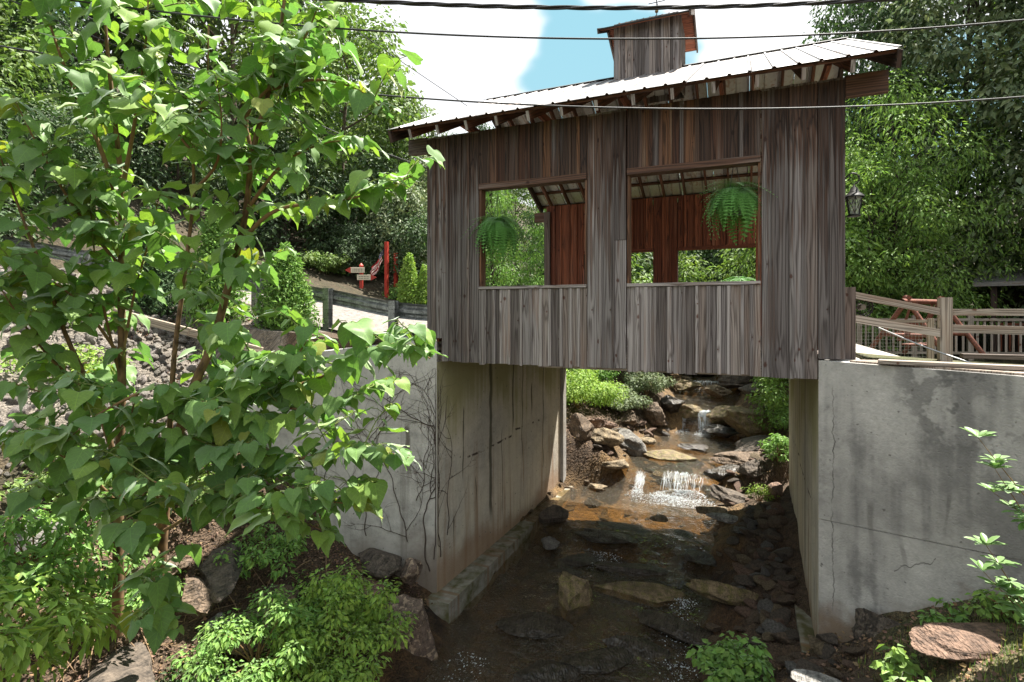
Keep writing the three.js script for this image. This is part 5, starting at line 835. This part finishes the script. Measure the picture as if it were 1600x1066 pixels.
  stems.forEach(([rad, pts], i) => {
    const c = new THREE.CatmullRomCurve3(pts.map((p) => V(...p))), len = c.getLength();
    const g = tube(pts, (u) => rad * (1.08 - 0.88 * u), 8); const m = part(i < 2 ? 'stem' : 'branch', g, i < 4 ? BARK.tan : BARK.twig, trunks);
    const main = i < 3; leafy(c, main ? 0.55 : i < 4 ? 0.45 : 0.4, main ? 0.13 : 0.085, 0.205, len);
    // side shoots
    for (let s = (main ? 0.38 : 0.3) * len; s < len * 0.97; s += 0.21 + r() * 0.2) {
      c.getPointAt(s / len, q); const a = r() * 6.28, L = 0.28 + r() * 0.38, e = V(Math.cos(a) * L, 0.08 + r() * 0.26, Math.sin(a) * L);
      if (q.x + e.x > -2.55 || q.z + e.z > 5.75) e.x = -Math.abs(e.x) * 0.5, e.z *= 0.3;
      const p = [[q.x, q.y, q.z], [q.x + e.x * 0.5, q.y + e.y * 0.7, q.z + e.z * 0.5], [q.x + e.x, q.y + e.y, q.z + e.z]];
      shoots.push(tube(p, (u) => 0.007 * (1.2 - u * 0.7), 4, 5)); leafy(new THREE.CatmullRomCurve3(p.map((w) => V(...w))), 0.25, 0.085, 0.19, L * 1.05);
    }
  });
  part('side_shoots', plainMerge(shoots), BARK.green, t).userData.kind = 'stuff';
  part('leaf_stalks', plainMerge(petioles), BARK.green, t).userData.kind = 'stuff';
  const crown = sub('crown', t), eye = camera.position;
  leaves.forEach((l) => { l.show = l.size / l.p.distanceTo(eye); }); leaves.sort((a, b) => b.show - a.show);
  leaves.slice(0, 300).forEach((l) => { const m = part('leaf', heartGeos[l.g], bigLeaf[l.k], crown); m.applyMatrix4(l.m); });
  bigLeaf.forEach((mat, k) => { const rest = leaves.slice(300).filter((l) => l.k === k).map((l) => heartGeos[l.g].clone().applyMatrix4(l.m)); if (rest.length) part('leaves', plainMerge(rest), mat, crown).userData.kind = 'stuff'; });
  console.log('leaves', leaves.length);
}
{ // glossy evergreen sprigs reaching in from the right edge
  const r = rng(61), mat = phys({ color: lin(0.13, 0.26, 0.045), roughness: 0.97, transmission: 0.38, thickness: 0, clearcoat: 0.5, clearcoatRoughness: 0.35, side: THREE.DoubleSide });
  const pts = []; const lg = (() => { const rows = [[0, 0], [0.15, 0.08], [0.4, 0.17], [0.7, 0.18], [0.9, 0.1], [1, 0]], pos = [], idx = []; rows.forEach(([y, w]) => [-1, 0, 1].forEach((c) => pos.push(c * w, y, Math.abs(c) * w * 0.35 - 0.15 * y * y))); for (let j = 0; j < 5; j++) for (let i = 0; i < 2; i++) { const a = j * 3 + i; idx.push(a, a + 1, a + 3, a + 1, a + 4, a + 3); } const g = new THREE.BufferGeometry(); g.setAttribute('position', new THREE.Float32BufferAttribute(pos, 3)); g.setIndex(idx); g.computeVertexNormals(); return g; })();
  const t = thing('glossy_shrub', 'glossy evergreen shrub reaching in before the wing wall', 'shrub', [2.5, -3.0, 2.25]);
  for (const [a, b] of [[[-0.05, 1.2, -0.2], [-0.62, 1.9, -0.25]], [[-0.1, 1.0, -0.1], [-0.52, 1.65, -0.2]], [[0, 1.2, 0], [-0.5, 1.42, -0.3]], [[-0.2, 0.4, -0.1], [-0.58, 0.98, -0.2]], [[-0.15, 0.3, 0], [-0.6, 0.75, -0.22]], [[-0.1, 0.2, 0.1], [-0.45, 0.62, -0.1]], [[0.1, 1.0, 0.1], [0.1, 1.9, -0.2]], [[0.1, 0.5, 0.1], [0.15, 1.2, 0.1]]]) {
    part('stem', tube([[0.1, 0, 0], [a[0], a[1] * 0.8, a[2]], b], (u) => 0.011 * (1.2 - u), 5, 10), BARK.twig, t);
    for (let w = 0; w < 3; w++) for (let k = 0; k < 9; k++) {
      const f = 1 - w * 0.2, p = V(mix(a[0], b[0], f), mix(a[1] * 0.8, b[1], f), mix(a[2], b[2], f)), an = k * 2.4 + w, up = 0.35 + r() * 0.5 - w * 0.35;
      const Y = V(Math.cos(an), up, Math.sin(an)).normalize(), N = V((r() - 0.5) * 0.3, 1, (r() - 0.5) * 0.3); N.addScaledVector(Y, -N.dot(Y)).normalize();
      const m = part('leaf', lg, mat, t), s = 0.1 + r() * 0.06; m.applyMatrix4(new THREE.Matrix4().makeBasis(new THREE.Vector3().crossVectors(Y, N), Y, N).scale(V(s, s, s)).setPosition(p));
    }
  }
}
// ------------------------------------------------------------------ guardrail by the road
const galv = std({ map: rockTex, color: lin(0.5, 0.53, 0.53), metalness: 0.55, roughness: 0.45 });
{
  const t = thing('guardrail', 'galvanised W-beam guardrail on steel posts along the road', 'guardrail');
  const path = [[-5.1, 0.12, -0.78], [-6.2, 0.2, -0.76], [-7.8, 0.47, -0.76], [-9.6, 0.72, -0.6], [-11.4, 1.0, -0.15], [-13.2, 1.33, 0.62], [-15.2, 1.75, 1.75]];
  const c = new THREE.CatmullRomCurve3(path.map((p) => V(...p))), prof = [[0, 0], [0.02, -0.02], [0.075, -0.05], [0.075, -0.085], [0.01, -0.125], [0.01, -0.185], [0.075, -0.225], [0.075, -0.26], [0.02, -0.29], [0, -0.31]];
  const beam = (u0, u1) => { const pos = [], idx = [], N = 14; for (const k of [0, 0.004]) for (let i = 0; i <= N; i++) { const p = c.getPoint(mix(u0, u1, i / N)), d = c.getTangent(mix(u0, u1, i / N)); const nx = -d.z, nzz = d.x, l = Math.hypot(nx, nzz); prof.forEach(([o, h]) => pos.push(p.x - nx / l * (o + k) * -1, p.y + h, p.z - nzz / l * (o + k) * -1)); } const n = prof.length; for (let s = 0; s < 2; s++) for (let i = 0; i < N; i++) for (let j = 0; j < n - 1; j++) { const a = s * (N + 1) * n + i * n + j; idx.push(a, a + 1, a + n, a + 1, a + n + 1, a + n); } const g = new THREE.BufferGeometry(); g.setAttribute('position', new THREE.Float32BufferAttribute(pos, 3)); g.setIndex(idx); return metreUV(toCreasedNormals(g, 0.5), 'x'); };
  for (let i = 0; i < 3; i++) part('beam', beam(i / 3, (i + 1) / 3 - 0.002), galv, t);
  for (const u of [1, 2, 3, 4, 5]) { const [x, y, z] = path[u], b = ground(x, z + 0.1) - 0.3; const g = merge([box(-0.075, 0.075, b, y + 0.02, 0.13, 0.137, 'y'), box(-0.075, 0.075, b, y + 0.02, 0.01, 0.017, 'y'), box(-0.004, 0.004, b, y + 0.02, 0.017, 0.13, 'y')]); g.translate(x, 0, z); part('post', g, galv, t); const bl = box(-0.06, 0.06, y - 0.3, y + 0.01, -0.05, 0.005, 'y'); bl.translate(x, 0, z); part('spacer', bl, galv, t); }
  const dp = solo('drain_pipe', tube([[-6.6, -0.5, 0.3], [-5.96, -0.4, 0.08], [-5.2, -0.36, -0.22], [-4.95, -0.34, -0.3]], 0.055, 12), std({ color: lin(0.012, 0.012, 0.014), roughness: 0.5 }), 'black plastic pipe lying on the wing wall below the guardrail', 'pipe');
}
// ------------------------------------------------------------------ red sign post, flag and frame
const redPaint = std({ color: lin(0.42, 0.035, 0.02), roughness: 0.6 });
{
  const gy0 = 0.6, s = thing('signpost', 'red post with two small arrow signs beyond the guardrail', 'signpost', [-13.61, gy0, -9.0], 0.4);
  part('post', box(-0.06, 0.06, -0.1, 1.2, -0.06, 0.06, 'y'), redPaint, s); const cap = new THREE.ConeGeometry(0.1, 0.1, 4); cap.rotateY(Math.PI / 4); cap.translate(0, 1.25, 0); part('post_cap', cap, redPaint, s);
  const cream = std({ color: lin(0.62, 0.55, 0.42), roughness: 0.7 }), ink = std({ color: lin(0.1, 0.07, 0.05), roughness: 0.7 });
  for (const [y, k] of [[1.02, -1], [0.74, 1]]) {
    const sh = new THREE.Shape([[-0.26, -0.1], [0.26, -0.1], [0.26, 0.1], [-0.26, 0.1]].map((p) => new THREE.Vector2(...p))), g = new THREE.ExtrudeGeometry(sh, { depth: 0.03, bevelEnabled: true, bevelSize: 0.004, bevelThickness: 0.004, bevelSegments: 1 });
    g.translate(k * 0.12, y, 0.07); const b = part('sign_board', g, cream, s);
    const tri = new THREE.ExtrudeGeometry(new THREE.Shape([new THREE.Vector2(0, -0.12), new THREE.Vector2(k * 0.22, 0), new THREE.Vector2(0, 0.12)].slice()), { depth: 0.03, bevelEnabled: false }); tri.translate(k * 0.39, y, 0.07); part('arrow_head', tri, redPaint, b);
    for (const o of [0.035, -0.035]) part('lettering_line', merge([0, 1, 2, 3, 4, 5].map((i) => box(k * 0.12 - 0.19 + i * 0.065, k * 0.12 - 0.19 + i * 0.065 + 0.035 + 0.012 * (i % 2), y + o - 0.014, y + o + 0.012, 0.104, 0.107))), ink, b);
  }
  const f = thing('red_posts', 'pair of red posts joined at the top by a sagging line', 'posts', [-12.72, 0.5, -9.39]);
  part('post', box(-0.06, 0.06, -0.2, 2.22, -0.06, 0.06, 'y'), redPaint, f); part('post', box(-0.3, -0.18, -0.2, 1.89, -1.0, -0.88, 'y'), redPaint, f); part('line', tube([[0, 2.05, -0.05], [-0.12, 1.78, -0.5], [-0.24, 1.75, -0.9]], 0.012, 5), std({ color: lin(0.2, 0.16, 0.12) }), f);
  const c = document.createElement('canvas'); c.width = 380; c.height = 200; const x = c.getContext('2d');
  for (let i = 0; i < 13; i++) { x.fillStyle = i % 2 ? '#e8e2dc' : '#a8202c'; x.fillRect(0, i * 200 / 13, 380, 200 / 13 + 1); }
  x.fillStyle = '#20264a'; x.fillRect(0, 0, 152, 108); x.fillStyle = '#e8e2dc'; for (let i = 0; i < 9; i++) for (let j = 0; j < (i % 2 ? 5 : 6); j++) { x.beginPath(); x.arc(13 + j * 25 + (i % 2 ? 12.5 : 0), 10 + i * 11, 3.4, 0, 7); x.fill(); }
  const ft = new THREE.CanvasTexture(c); ft.colorSpace = THREE.SRGBColorSpace;
  const pos = [], uv = [], idx = [], NU = 24, NV = 14; // cloth hanging from the pole, its free end sagging down and to the left
  for (let i = 0; i <= NU; i++) for (let j = 0; j <= NV; j++) { const u = i / NU, v = j / NV; const w = mix(0.62, 0.42, u); pos.push(-0.07 - u * 0.62 - 0.12 * v * (1 - u) + Math.sin(v * 9) * 0.02, 1.95 - u * 0.72 - v * w * (0.75 + 0.25 * u) - 0.08 * Math.sin(u * 3), 0.05 * Math.sin(v * 11 + u * 4) + 0.06 * Math.sin(u * 9) + 0.05); uv.push(u, 1 - v); }
  for (let i = 0; i < NU; i++) for (let j = 0; j < NV; j++) { const a = i * (NV + 1) + j; idx.push(a, a + 1, a + NV + 1, a + 1, a + NV + 2, a + NV + 1); }
  const g = new THREE.BufferGeometry(); g.setAttribute('position', new THREE.Float32BufferAttribute(pos, 3)); g.setAttribute('uv', new THREE.Float32BufferAttribute(uv, 2)); g.setIndex(idx); g.computeVertexNormals();
  const fl = solo('flag', g, phys({ map: ft, roughness: 0.97, transmission: 0.25, thickness: 0, side: THREE.DoubleSide }), 'drooping flag with red and white stripes and blue starred corner on the taller red post', 'flag'); fl.position.set(-12.72, 0.5, -9.39);
}
{ // timber edging and mulch of the planting bed
  const e = thing('bed_edging', 'pale landscape timbers edging the mulch bed above the wing wall', 'edging');
  part('timber', bar([-9.9, 0.0, 2.14], [-8.82, -0.34, 1.56], 0.1, 0.13), paleWood[0], e); part('timber', bar([-8.8, -0.35, 1.55], [-7.75, -0.68, 1.0], 0.1, 0.13), paleWood[0], e);
}
// ------------------------------------------------------------------ dead vines on the abutment
{
  const r = rng(808), list = [], wing = (s, y) => [wingL.x + wingL.dx * s + 0.394 * 0.012, y, wingL.z + wingL.dz * s + 0.919 * 0.012], inner = (s, y) => [-4.82 + 0.0556 * s + 0.012, y, -s], at = (s, y) => (s >= 0 ? wing(s, y) : inner(-s, y));
  function grow(s, y, a, len, rad, depth) {
    const pts = [at(s, y)], n = Math.ceil(len / 0.09), s0 = s;
    for (let i = 0; i < n; i++) { a += (r() - 0.5) * 0.65; a = mix(a, clamp(a, -1.25, 1.25), 0.4); let ns = s + Math.sin(a) * 0.09; if (s0 >= 0 && ns < 0.02) ns = 0.02; if (s0 < 0 && ns > -0.02) ns = -0.02; s = clamp(ns, -1.4, 3.3); y += Math.cos(a) * 0.09; if (y > -0.95) break; pts.push(at(s, y)); if (depth < 3 && r() < 0.2) grow(s, y, a + (r() < 0.5 ? -1 : 1) * (0.5 + r() * 0.7), len * (0.25 + r() * 0.35), rad * 0.6, depth + 1); }
    if (pts.length > 2) list.push(tube(pts, (u) => rad * (1.1 - 0.8 * u), 4, pts.length * 2));
  }
  grow(0.12, -4.4, 0.1, 3.6, 0.013, 0); grow(0.05, -4.2, 0.05, 3.4, 0.01, 0); grow(0.5, -3.9, 0.3, 2.6, 0.009, 0); grow(1.2, -3.8, 0.2, 2.6, 0.008, 0); grow(2.0, -3.6, -0.2, 2.4, 0.008, 0); grow(-0.1, -4.2, -0.2, 3, 0.009, 0); grow(-0.3, -3.9, -0.3, 2.3, 0.007, 0); grow(0.9, -2.6, 0.9, 1.8, 0.006, 1); grow(0.35, -3.2, -0.4, 2.0, 0.007, 0);
  solo('dead_vine', plainMerge(list), std({ color: lin(0.07, 0.05, 0.04), roughness: 0.95 }), 'leafless dry vines creeping over the abutment corner', 'vine');
}
// ------------------------------------------------------------------ lantern
{
  const m = std({ color: lin(0.025, 0.024, 0.024), roughness: 0.55, metalness: 0.5 }), t = thing('wall_lantern', 'black carriage lantern on a scrolled bracket at the bridge end', 'lantern', [1.31, 1.42, -0.3]);
  const lathe = (p, n = 6) => new THREE.LatheGeometry(p.map((q) => new THREE.Vector2(...q)), n);
  part('base', lathe([[0.001, -0.175], [0.075, -0.17], [0.08, -0.15], [0.06, -0.14], [0.001, -0.135]], 16), m, t);
  part('roof', lathe([[0.12, 0.08], [0.115, 0.1], [0.06, 0.15], [0.045, 0.2], [0.02, 0.22], [0.012, 0.25], [0.001, 0.26]], 16), m, t);
  part('glass', lathe([[0.058, -0.138], [0.095, 0.08]], 6), phys({ color: lin(0.8, 0.82, 0.8), transmission: 0.8, thickness: 0, roughness: 0.3, side: THREE.DoubleSide }), t);
  for (let i = 0; i < 6; i++) { const a = i * Math.PI / 3, p = (R, y, b) => [Math.sin(b) * R, y, Math.cos(b) * R]; part('frame_bar', tube([p(0.062, -0.14, a), p(0.08, -0.03, a), p(0.1, 0.085, a)], 0.006, 5), m, t); part('cross_bar', merge([tube([p(0.063, -0.13, a), p(0.078, -0.03, a + 0.52), p(0.1, 0.075, a + 1.047)], 0.003, 4, 4), tube([p(0.1, 0.075, a), p(0.078, -0.03, a + 0.52), p(0.063, -0.13, a + 1.047)], 0.003, 4, 4)]), m, t); }
  part('candle', lathe([[0.001, -0.13], [0.014, -0.13], [0.014, -0.04], [0.001, -0.035]], 8), std({ color: lin(0.6, 0.56, 0.45) }), t);
  part('bracket', merge([tube([[-0.13, 0.2, 0], [-0.1, 0.34, 0], [-0.02, 0.4, 0], [0.05, 0.36, 0], [0.05, 0.29, 0], [0, 0.25, 0]], 0.01, 6, 20), tube([[-0.13, 0.28, 0], [-0.07, 0.31, 0], [-0.04, 0.35, 0], [-0.06, 0.37, 0]], 0.006, 5, 12), box(-0.14, -0.125, 0.1, 0.4, -0.04, 0.04)]), m, t);
}
// ------------------------------------------------------------------ fence along the wing wall and yard
const railWood = [[1.5, 1.42, 1.25], [1.3, 1.22, 1.08], [1.7, 1.62, 1.45]].map((c) => woodMat(woodGrey, ...c));
{
  const f = thing('split_rail_fence', 'weathered two-rail fence rising from the bridge end along the wing wall', 'fence');
  part('post', box(1.21, 1.33, -0.64, 0.33, -0.42, -0.3, 'y'), midWood[0], f, 'dark post against the bridge end');
  part('post', box(2.3, 2.43, -0.68, 0.19, -0.7, -0.57, 'y', 0.3, 1), railWood[0], f);
  part('post', box(4.6, 4.73, -0.8, 0.19, 0.4, 0.53, 'y', 0.3, 1), railWood[1], f);
  const rail = (a, b, w, i) => part('rail', bar(a, b, 0.05, w, i, i * 0.7), railWood[i % 3], f);
  rail([1.3, 0.23, -0.34], [2.3, 0.005, -0.6], 0.085, 1); rail([1.3, -0.08, -0.34], [2.3, -0.27, -0.6], 0.1, 2); rail([2.43, -0.0, -0.62], [4.65, 0.0, 0.43], 0.085, 0); rail([2.43, -0.21, -0.62], [4.65, -0.24, 0.43], 0.1, 1);
  const w = thing('spoked_wheel', 'dark iron spoked wheel hung on the fence beside the bridge', 'wheel', [1.43, 0.07, -0.5], 0.35);
  const iron = std({ color: lin(0.02, 0.018, 0.016), roughness: 0.6, metalness: 0.5 });
  part('rim', new THREE.TorusGeometry(0.14, 0.012, 6, 32), iron, w); part('rim', new THREE.TorusGeometry(0.105, 0.007, 6, 28), iron, w); const hub = new THREE.CylinderGeometry(0.035, 0.045, 0.08, 14); hub.rotateX(Math.PI / 2); part('hub', hub, std({ color: lin(0.16, 0.14, 0.12), metalness: 0.7, roughness: 0.4 }), w);
  for (let i = 0; i < 16; i++) { const a = i * Math.PI / 8; part('spoke', bar([Math.cos(a) * 0.03, Math.sin(a) * 0.03, 0], [Math.cos(a + 0.25) * 0.135, Math.sin(a + 0.25) * 0.135, 0], 0.006, 0.006), iron, w); }
  const p = thing('metal_pole', 'long thin two-tone pole leaning from the wheel down to the wall top', 'pole');
  part('shaft', tube([[1.62, -0.2, -0.58], [2.1, -0.44, -0.43], [2.62, -0.66, -0.2]], 0.011, 6), std({ color: lin(0.35, 0.35, 0.36), metalness: 0.7, roughness: 0.4 }), p); part('sleeve', tube([[1.5, -0.13, -0.61], [1.56, -0.165, -0.59], [1.63, -0.205, -0.577]], 0.016, 6), std({ color: lin(0.02, 0.02, 0.02), roughness: 0.5 }), p);
  const lb = thing('loose_boards', 'old grey boards lying on top of the wing wall', 'boards'); part('board', box(1.4, 3.2, -0.6, -0.56, -0.5, -0.28, 'x'), railWood[1], lb); lb.children[0].rotation.y = -0.25; lb.children[0].position.set(0, 0.0, 0.4); part('board', box(2.6, 4.4, -0.6, -0.54, -0.9, -0.78, 'x'), midWood[0], lb);
  // wire mesh panel
  const me = thing('wire_fence', 'square wire mesh panel between posts behind the rails', 'fence'), wire = std({ color: lin(0.3, 0.3, 0.28), metalness: 0.6, roughness: 0.5 }), A = [1.66, -2.5], B = [2.75, -2.95];
  const vs = [], hs = []; for (let i = 0; i <= 20; i++) { const x = mix(A[0], B[0], i / 20), z = mix(A[1], B[1], i / 20); vs.push(bar([x, -0.85, z], [x, -0.17, z], 0.003, 0.003)); } for (let j = 0; j <= 12; j++) { const y = -0.85 + j * 0.057; hs.push(bar([A[0], y, A[1] + 0.004], [B[0], y, B[1] + 0.004], 0.003, 0.003)); }
  part('upright_wires', merge(vs), wire, me).userData.kind = 'stuff'; part('cross_wires', merge(hs), wire, me).userData.kind = 'stuff';
  part('post', box(1.56, 1.64, -0.95, 0.0, -2.54, -2.46, 'y'), paleWood[0], me); part('post', box(2.77, 2.85, -0.95, -0.1, -3.0, -2.92, 'y'), paleWood[0], me); part('top_rail', bar([1.64, -0.15, -2.5], [2.77, -0.15, -2.96], 0.04, 0.05), paleWood[1], me);
}
{ // picket railing behind the swing
  const t = thing('picket_fence', 'pale picket railing across the yard behind the swing', 'fence'), A = V(2.9, 0, -9.6), B = V(8.6, 0, -11.2), n = 34;
  const y0 = -1.2, y1 = -0.2; for (let i = 0; i <= n; i++) { const p = A.clone().lerp(B, i / n); if (i % 8 === 0) part('post', box(p.x - 0.06, p.x + 0.06, y0 - 0.1, y1 + 0.12, p.z - 0.06, p.z + 0.06, 'y', i * 0.3, i), railWood[1], t); else part('picket', box(p.x - 0.025, p.x + 0.025, y0 + 0.08, y1 - 0.02, p.z - 0.012, p.z + 0.012, 'y', i * 0.3, i), railWood[i % 3], t); }
  for (const y of [y0 + 0.1, y1]) part('rail', bar([A.x, y, A.z + 0.035], [B.x, y, B.z + 0.035], 0.04, 0.07), railWood[0], t);
}
{ // A-frame garden swing
  const red = std({ map: barkTex, color: lin(0.4, 0.15, 0.1), roughness: 0.7 }), t = thing('garden_swing', 'red-brown A-frame garden swing standing in the yard', 'swing', [3.95, -1.08, -7.85], 0);
  t.rotation.y = 0.96; const pole = (n, a, b, r = 0.055) => part(n, tube([a, [(a[0] + b[0]) / 2, (a[1] + b[1]) / 2, (a[2] + b[2]) / 2], b], r, 8, 2), red, t);
  pole('top_beam', [-1.15, 1.33, 0], [1.15, 1.33, 0], 0.06);
  for (const s of [-1, 1]) { pole('leg', [s * 0.9, 1.45, -0.06], [s * 1.0, 0, 0.85]); pole('leg', [s * 0.9, 1.45, 0.06], [s * 1.0, 0, -0.85]); pole('crossbar', [s * 0.95, 0.55, 0.52], [s * 0.95, 0.55, -0.52], 0.045); pole('hanger', [s * 0.55, 1.3, 0.05], [s * 0.6, 0.4, 0.1], 0.03); pole('hanger', [s * 0.55, 1.3, -0.05], [s * 0.6, 0.4, -0.3], 0.03); pole('armrest', [s * 0.6, 0.55, -0.3], [s * 0.6, 0.55, 0.2], 0.035); }
  for (let i = 0; i < 5; i++) part('seat_slat', box(-0.6, 0.6, 0.3, 0.33, -0.25 + i * 0.11, -0.25 + i * 0.11 + 0.09, 'x', i, i), red, t);
  for (let i = 0; i < 4; i++) part('back_slat', box(-0.6, 0.6, 0.4 + i * 0.12, 0.5 + i * 0.12, -0.34 - i * 0.03, -0.31 - i * 0.03, 'x', i, i), red, t);
}
{ // dark cabin under the trees
  const y = -1.25, t = thing('cabin', 'dark wooden cabin with a porch roof under the trees', 'building', [8.6, y, -12.4], -0.35);
  part('wall', box(-1.6, 4, 0, 2.2, -2.4, -2.2, 'y'), brownWood[2], t); const g = box(-2.2, 4.6, 0, 0.12, -2.8, 0.5, 'x'); g.rotateX(0.16); g.translate(0, 2.1, 0.2); part('roof', g, metalMat, t);
  for (const x of [-1.8, 0.4, 2.6]) part('post', box(x, x + 0.14, 0, 2.15, 0.3, 0.44, 'y'), brownWood[2], t); for (let i = 0; i < 20; i++) part('baluster', box(-1.6 + i * 0.2, -1.55 + i * 0.2, 0.1, 0.85, 0.34, 0.38, 'y'), cedar[1], t); part('handrail', box(-1.7, 2.6, 0.86, 0.93, 0.31, 0.42, 'x'), cedar[1], t); part('side_wall', box(-1.8, -1.66, 0, 2.2, -2.2, 0.28, 'y'), brownWood[2], t);
}
// ------------------------------------------------------------------ overhead wires
{
  const black = std({ color: lin(0.03, 0.03, 0.033), roughness: 0.6 }), quad = (A, B, C) => (s) => V(0, 0, 0).addScaledVector(A, (1 - s) * (1 - s)).addScaledVector(B, 2 * s * (1 - s)).addScaledVector(C, s * s);
  const run = (f, n = 40) => { const p = []; for (let i = 0; i <= n; i++) { const v = f(i / n); p.push([v.x, v.y, v.z]); } return p; };
  const thick = quad(V(-9.5, 3.62, 7.5), V(-0.95, 1.08, 3.84), V(7.6, 3.62, 0.18));
  const strand = (k) => { const p = []; for (let i = 0; i <= 260; i++) { const s = i / 260, v = thick(s), a = s * 150 + k * 2.094; p.push([v.x + Math.cos(a) * 0.0095 * 0.4, v.y + Math.sin(a) * 0.0095, v.z + Math.cos(a) * 0.0095]); } return p; };
  const t = thing('twisted_cable', 'thick twisted overhead cable across the top of the view', 'cable'); for (let k = 0; k < 3; k++) part('strand', tube(strand(k), 0.0085, 5, 520), black, t);
  const wire = (A, B, C, rad, label) => solo('overhead_wire', tube(run(quad(V(...A), V(...B), V(...C))), rad, 5, 80), black, label, 'wire', 'overhead wires');
  wire([-9.2, 3.6, 6.5], [-1.3, 1.5, 3.12], [6.8, 3.45, -0.34], 0.009, 'upper single wire crossing in front of the cupola');
  wire([-9.2, 3.2, 5.95], [-0.6, 1.02, 2.27], [7.6, 3.0, -1.25], 0.009, 'lower single wire crossing in front of the bridge eave');
  wire([-12, 9.3, 2.0], [-9.2, 7.2, -3.4], [-7.6, 6.2, -8], 0.011, 'thin wire slanting down before the hill trees');
  wire([-11, 5.6, 6.5], [-7.6, 3.5, 1.4], [-5.3, 2.6, -2.2], 0.008, 'thin service wire running down to the bridge end');
  wire([-11, 5.2, 6.5], [-7.6, 3.3, 1.4], [-5.3, 2.75, -2.2], 0.008, 'second service wire close below the first');
}
renderer.render(scene, camera);
